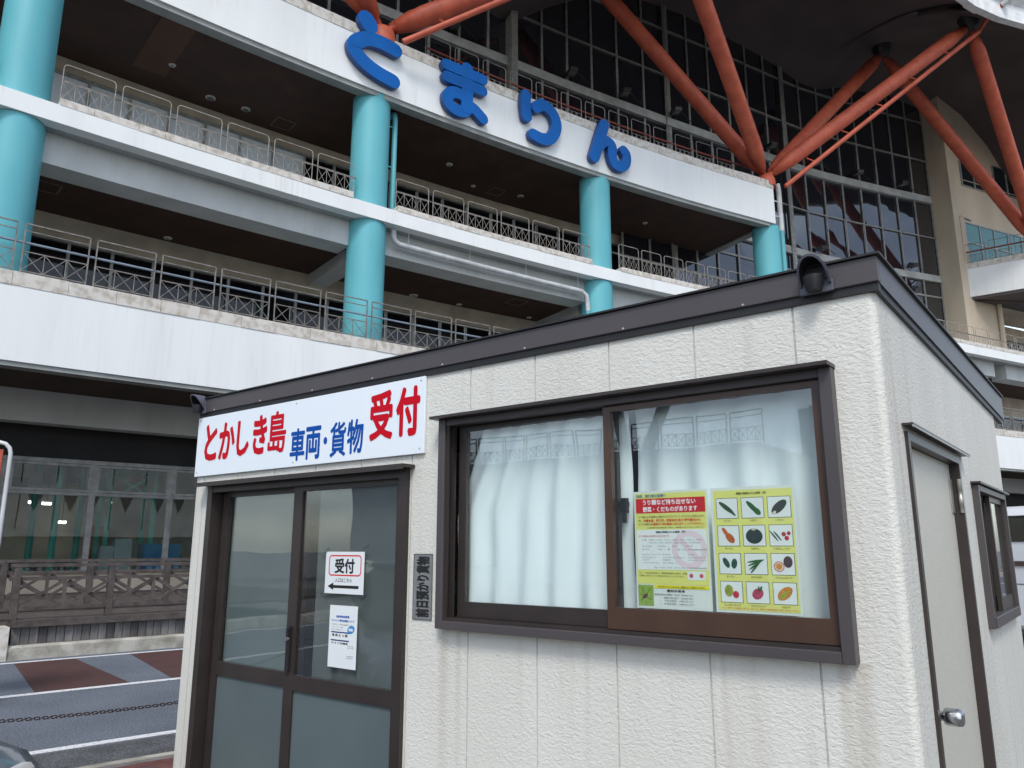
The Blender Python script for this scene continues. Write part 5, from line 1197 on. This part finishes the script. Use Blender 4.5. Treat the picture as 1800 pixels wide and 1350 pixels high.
# posters inside the right pane
yP = 2.7535; yp = yP - .0008
M_yel = mat('poster_yellow', (.80, .76, .20), .5, scale=3, var=.03); M_yel2 = flat('poster_bright_yellow', (.85, .74, .02)); M_pink = flat('poster_pink', (.80, .63, .66)); M_pgrey = flat('poster_white', (.80, .80, .77))
def rectp(U, V, u0, u1, v0, v1, y): return LB().poly([(U(u0), y, V(v0)), (U(u1), y, V(v0)), (U(u1), y, V(v1)), (U(u0), y, V(v1))])
pa, U, V = sheet('poster', -1.55, -1.236, 1.372, 1.82, yP, M_lam, 'left yellow poster with red heading band in the right window pane', 'poster')
rectp(U, V, .02, .98, .205, .98, yp).build('ground_tint', M_yel, pa); y2 = yp - .0006; y3 = y2 - .0005; y4 = y3 - .0005
rectp(U, V, .03, .97, .808, .935, y2).build('heading_band', flat('poster_red', (.62, .01, .02)), pa)
rectp(U, V, .03, .97, .325, .665, y2).build('text_box', M_pgrey, pa); rectp(U, V, .25, .97, .17, .20, y2).build('yellow_band', M_yel2, pa)
m_ = LB(); cx, cz = U(.74), V(.495)
for k in range(32):
    t0, t1 = 2 * math.pi * k / 32, 2 * math.pi * (k + 1) / 32
    m_.poly([(cx + ro * math.cos(t), y3, cz + ro * math.sin(t)) for ro, t in ((.072, t0), (.072, t1), (.050, t1), (.050, t0))])
m_.poly([(cx + a, y3 - .0001, cz + c) for a, c in ((-.045, .03), (-.03, .045), (.045, -.03), (.03, -.045))]); m_.build('prohibition_ring', M_pink, pa)
lines(pa, U, V, PA, y4)
rectp(U, V, .025, .235, .022, .195, y2).build('printed_photo', mat('insect_photo_green', (.33, .42, .06), .5, scale=60, c2=(.22, .36, .05)), pa)
ell(U(.12), V(.10), .014, .007, y3, R(35)).build('printed_insect', flat('insect_brown', (.12, .07, .04)), pa)
for a in ((.08, .17), (.20, .17), (.06, .06), (.21, .07), (.05, .12)): LB().bar((U(.12), y3, V(.10)), (U(a[0]), y3, V(a[1])), .0016, .0004, up=(0, 1, 0)).build('printed_leg', TC['tblack'], pa)
rectp(U, V, .70, .93, .245, .315, y2).build('stamp_box', M_pgrey, pa)
for u in (.75, .88): ell(U(u), V(.28), .008, .008, y3).build('stamp_mark', flat('stamp_red', (.6, .10, .13)), pa)
pb, U, V = sheet('poster', -1.222, -.908, 1.372, 1.82, yP, M_lam, 'right yellow poster with twelve pictures of vegetables and fruit', 'poster')
rectp(U, V, .03, .97, .02, .975, yp).build('ground_tint', M_yel, pb); lines(pb, U, V, PB, y4)
VG = dict(g1=(.035, .10, .02), g2=(.03, .14, .03), g3=(.012, .03, .02), g4=(.03, .05, .045), g5=(.02, .10, .05), o1=(.65, .13, .015), o2=(.75, .28, .02), r1=(.55, .01, .03), p1=(.07, .02, .03), y1=(.40, .42, .05), k1=(.62, .12, .16), m1=(.58, .05, .12), w1=(.8, .7, .5))
VG = {k: mat('print_' + k, v, .5, scale=160, c2=tuple(x * .55 for x in v)) for k, v in VG.items()}
for r_ in range(4):
    for c_ in range(3):
        u0 = .065 + c_ * .308; v1 = .912 - r_ * .222; u1 = u0 + .268; v0 = v1 - .168
        rectp(U, V, u0, u1, v0, v1, y2).build('picture_frame', TC['tblack'], pb); rectp(U, V, u0 + .006, u1 - .006, v0 + .004, v1 - .004, y3).build('picture_ground', M_pgrey, pb)
        i = r_ * 3 + c_; t_ = PBT[i]; w = .018 * len(t_) + .02; um = (u0 + u1) / 2
        text_local(t_, .01, U(um - w / 2), U(um + w / 2), V(v0 - .026), V(v0 - .010), y4).build('caption', TC['tblack'], pb)
        X, Z = U(um), V((v0 + v1) / 2); y5 = y4 - .0004; e = lambda dx, dz, a, b, k, rot=0, dy=0: ell(X + dx, Z + dz, a, b, y4 - dy, R(rot)).build('printed_fruit', VG[k], pb)
        if i == 0: e(-.002, .002, .036, .0085, 'g1', -38); e(.022, -.019, .014, .004, 'g2', -38, .0004)
        elif i == 1: e(.002, 0, .034, .009, 'g2', -45); e(.016, -.013, .017, .010, 'g2', -45, .0004)
        elif i == 2: e(0, 0, .034, .016, 'g3', 40); e(-.018, -.02, .008, .005, 'w1', 40, .0004)
        elif i == 3: e(.006, -.008, .022, .013, 'o1', -48); e(-.012, .015, .018, .007, 'o1', -55, .0004)
        elif i == 4: e(0, -.002, .031, .027, 'g4'); e(0, .021, .008, .003, 'w1', 0, .0004)
        elif i == 5: e(-.025, -.002, .024, .003, 'g5', -52); e(-.012, -.002, .022, .003, 'g5', -52); e(.010, .004, .008, .008, 'r1'); e(.028, .007, .007, .007, 'r1'); e(.020, -.010, .008, .008, 'r1', 0, .0004)
        elif i == 6: e(-.014, .003, .020, .010, 'g5', -60); e(.016, 0, .018, .011, 'g5', 80)
        elif i == 7:
            for rot, dz in ((8, .010), (20, .004), (34, -.003), (48, -.009)): e(0, dz, .032, .0035, 'g2', rot, .0001 * rot / 8)
        elif i == 8: e(.018, .008, .016, .020, 'p1'); e(-.014, -.008, .019, .018, 'k1', 0, .0004); e(-.014, -.008, .016, .015, 'w1', 0, .0006); e(-.014, -.008, .011, .010, 'o2', 0, .0008)
        elif i == 9: e(-.010, .004, .016, .021, 'y1'); e(.016, -.009, .012, .013, 'k1', 0, .0004); e(.016, -.009, .008, .009, 'r1', 0, .0006)
        elif i == 10: e(0, -.004, .022, .018, 'm1', 35); e(.012, .014, .010, .004, 'g2', 60, .0004); e(.006, .012, .012, .003, 'g2', 100, .0005)
        else: e(0, 0, .031, .018, 'o2', 38); e(-.002, -.004, .022, .007, 'y1', 38, .0004)
# ================================================================== WHITE VAN AT THE RIGHT EDGE
M_vanw = mat('white_van_paint', (.72, .75, .77), .25, scale=1, var=.02, coat=.5); M_blk = mat('black_rubber', (.015, .015, .016), .7); M_vglass = dark_glass('van_glass', (.012, .016, .018), ior=1.55); M_strip = mat('brown_trim_strip', (.09, .06, .05), .4)
def van(base, rz, label):
    r = thing('van', base, rz, label, 'van'); L, Wd_, H = 4.6, 1.8, 2.28
    prof = [(0, .32), (L - .1, .32), (L, .5), (L - .05, 1.0), (L - .6, 1.3), (L - 1.2, 2.1), (L - 1.6, H), (.15, H), (0, 2.1)]
    for_b = MB().prism([(x, 0, z) for x, z in prof], (0, Wd_, 0)).build('body', M_vanw, r, local=True, bevel=.05)
    MB().box((.06, -.012, 1.70), (1.55, .02, 2.12)).build('side_window', M_vglass, r, local=True); MB().box((1.62, -.012, 1.70), (2.75, .02, 2.12)).build('side_window', M_vglass, r, local=True)
    MB().prism([(2.85, -.012, 1.70), (3.6, -.012, 1.70), (3.35, -.012, 2.08), (2.85, -.012, 2.08)], (0, .03, 0)).build('door_window', M_vglass, r, local=True)
    MB().box((.02, -.02, 1.31), (4.0, .01, 1.39)).build('trim_strip', M_strip, r, local=True)
    for x in (1.58, 2.8, 3.75): MB().box((x, -.004, .40), (x + .012, .01, 1.4)).build('door_gap', M_blk, r, local=True)
    MB().box((2.9, -.03, 1.05), (3.05, -.003, 1.08)).build('door_handle', M_blk, r, local=True)
    for x in (.85, 3.7):
        for y, s_ in ((-.01, 1), (Wd_ - .19, 1)):
            w = MB().lathe((x, y, .32), (x, y + .2, .32), [(0, .2), (.0, .30), (.03, .32), (.17, .32), (.2, .30)], 22).build('wheel', M_blk, r, local=True)
            MB().lathe((x, y - .012, .32), (x, y + .02, .32), [(0, .06), (.006, .19), (.03, .2)], 18).build('rim', M_edge_lt, w, local=True)
    MB().box((-.02, .02, 1.31), (.01, Wd_ - .02, 1.39)).build('trim_strip', M_strip, r, local=True); MB().box((-.014, .12, 1.70), (.06, Wd_ - .12, 2.12)).build('rear_window', M_vglass, r, local=True); MB().box((-.006, .05, 1.02), (.01, Wd_ - .05, 1.03)).build('tailgate_gap', M_blk, r, local=True)
    MB().box((-.012, .15, .75), (.02, .22, .98)).build('tail_light', TC['tred'], r, local=True); MB().box((-.012, Wd_ - .3, .75), (.02, Wd_ - .15, 1.1)).build('tail_light', TC['tred'], r, local=True)
van((8.42, 12.6, 0), R(24), 'white van parked behind the kiosk at the right edge of the picture')

# ================================================================== PARKED CAR, ONLY A CORNER SHOWS
M_carp = mat('slate_blue_car_paint', (.10, .125, .16), .22, scale=1, var=.03, coat=.8)
def car(base, rz, label):
    r = thing('car', base, rz, label, 'car')
    st = [(0, .45, .30, .60, .66), (.12, .22, .25, .70, .74), (.5, .2, .2, .80, .82), (1.25, .2, .18, .92, .86), (1.9, .2, .18, 1.0, .88), (3.4, .2, .18, 1.02, .88), (4.0, .25, .2, .98, .84), (4.25, .4, .3, .8, .7)]
    rings = []
    for x, zb, _, zt, hw in st:
        ring = []
        for k in range(20):
            t = 2 * math.pi * k / 20; cx, sz = math.cos(t), math.sin(t); sg_ = lambda v: math.copysign(abs(v) ** .45, v)
            ring.append((x, hw * sg_(cx), (zt + zb) / 2 + (zt - zb) / 2 * sg_(sz)))
        rings.append(ring)
    b = MB(); n = 20
    b.add([v for g_ in rings for v in g_], [(j * n + k, j * n + (k + 1) % n, (j + 1) * n + (k + 1) % n, (j + 1) * n + k) for j in range(len(rings) - 1) for k in range(n)], True); b.poly(rings[0]); b.poly(rings[-1])
    b.build('body', M_carp, r, local=True)
    cab = MB().prism([(1.25, -.72, .94), (1.95, -.62, 1.42), (3.3, -.62, 1.44), (4.0, -.72, .96)], (0, 1.24, 0)).build('cabin', M_vglass, r, local=True, bevel=.06)
    MB().box((1.98, -.6, 1.425), (3.28, .6, 1.47)).build('roof', M_carp, cab, local=True, bevel=.02)
    for x in (.85, 3.4):
        for y in (-.9, .72):
            w = MB().lathe((x, y, .31), (x, y + .18, .31), [(0, .2), (0, .28), (.03, .31), (.15, .31), (.18, .28)], 20).build('wheel', M_blk, r, local=True); MB().lathe((x, y - .01, .31), (x, y + .02, .31), [(0, .05), (.006, .18), (.03, .19)], 16).build('rim', M_edge_lt, w, local=True)
    for y in (-.55, .4): MB().box((-.01, y, .52), (.12, y + .2, .63)).build('headlight', M_edge_lt, r, local=True, bevel=.02)
car((-2.22, 3.32, 0), R(180), 'slate blue car of which one rounded bonnet corner shows at lower left')

# ================================================================== ACROSS THE STREET: seen in the panes only
M_opw = mat('opposite_concrete', (.40, .42, .43), .85, scale=.6, c2=(.32, .34, .35)); M_opd = mat('opposite_dark', (.12, .13, .14), .8, scale=1)
OT = kthing('opposite_terrace', (-20, -23, 0), 'concrete terrace with railing across the street, mirrored in the kiosk window', 'building')
LB().box((-34, -30, 0), (-10.6, -23, 5.6)).build('terrace_block', M_opw, OT)
for i in range(16):
    x = -33.5 + i * 1.45
    if i < 16:
        q = rail_panel(1.3, 1.25, .6, .12, 4, .05, .2, False); lb = LB(); lb.v = [(v[0] + x, v[1] - 23.2, v[2] + 5.6) for v in q.v]; lb.f = q.f; lb.sm = q.sm; lb.build('railing_panel', M_rail, OT)
for a, b_ in (((-16.6, -23.6, 5.6), (-18.3, -23.9, 12)), ((-15.6, -23.6, 5.6), (-12.6, -23.9, 12.5)), ((-29, -23.6, 5.6), (-31, -23.9, 12)), ((-28.2, -23.6, 5.6), (-25.4, -23.9, 12.5))): LB().tube(a, b_, .28, 10).build('strut', M_opd, OT)
AB = kthing('apartment_block', (-4, -34, 0), 'grey apartment block across the street, mirrored in the kiosk window', 'building')
LB().box((-12.5, -44, 0), (-4.5, -34, 8.6)).build('wing', M_opw, AB); LB().box((-4.48, -42, 0), (8, -34, 10.5)).build('wing', M_opw, AB); LB().box((-9.4, -40, 8.61), (-6.6, -36, 13.8)).build('tower', M_opd, AB)
for i in range(9):
    for j in range(3):
        x = -12 + i * 2.1
        LB().box((x, -33.99, 1.5 + j * 2.9), (x + 1.2, -33.94, 2.9 + j * 2.9)).build('window', M_opd, AB)

# parking structure further along the street, mirrored in the shop panes
PKc = Vector((38, -14)); pd = Vector((.60, .80)); pn = Vector((-.80, .60))
PK = thing('parking_structure', (PKc.x, PKc.y, 0), math.atan2(pd.y, pd.x), 'beige parking structure with triangular openings, mirrored in the shop panes', 'building')
M_pk = mat('parking_beige', (.68, .64, .57), .85, scale=.8)
MB().box((-30, -14, 0), (26, -.5, 15)).build('deck_block', M_opd, PK, local=True)
for z0_, z1_ in ((2.6, 3.2), (6.6, 7.4), (10.8, 11.6)): MB().box((-30, -.49, z0_), (26, .05, z1_)).build('slab_edge', M_pk, PK, local=True)
for i in range(20):
    x = -30 + i * 2.8
    for z0_ in (3.21, 7.41, 11.61): MB().prism([(x, -.4, z0_), (x + 2.7, -.4, z0_), (x + 2.7, -.4, z0_ + 3.35), (x + 1.9, -.4, z0_ + 3.35), (x + 1.2, -.4, z0_ + 1.6), (x + .5, -.4, z0_ + 3.35), (x, -.4, z0_ + 3.35)], (0, .4, 0)).build('wall_panel', M_pk, PK, local=True)
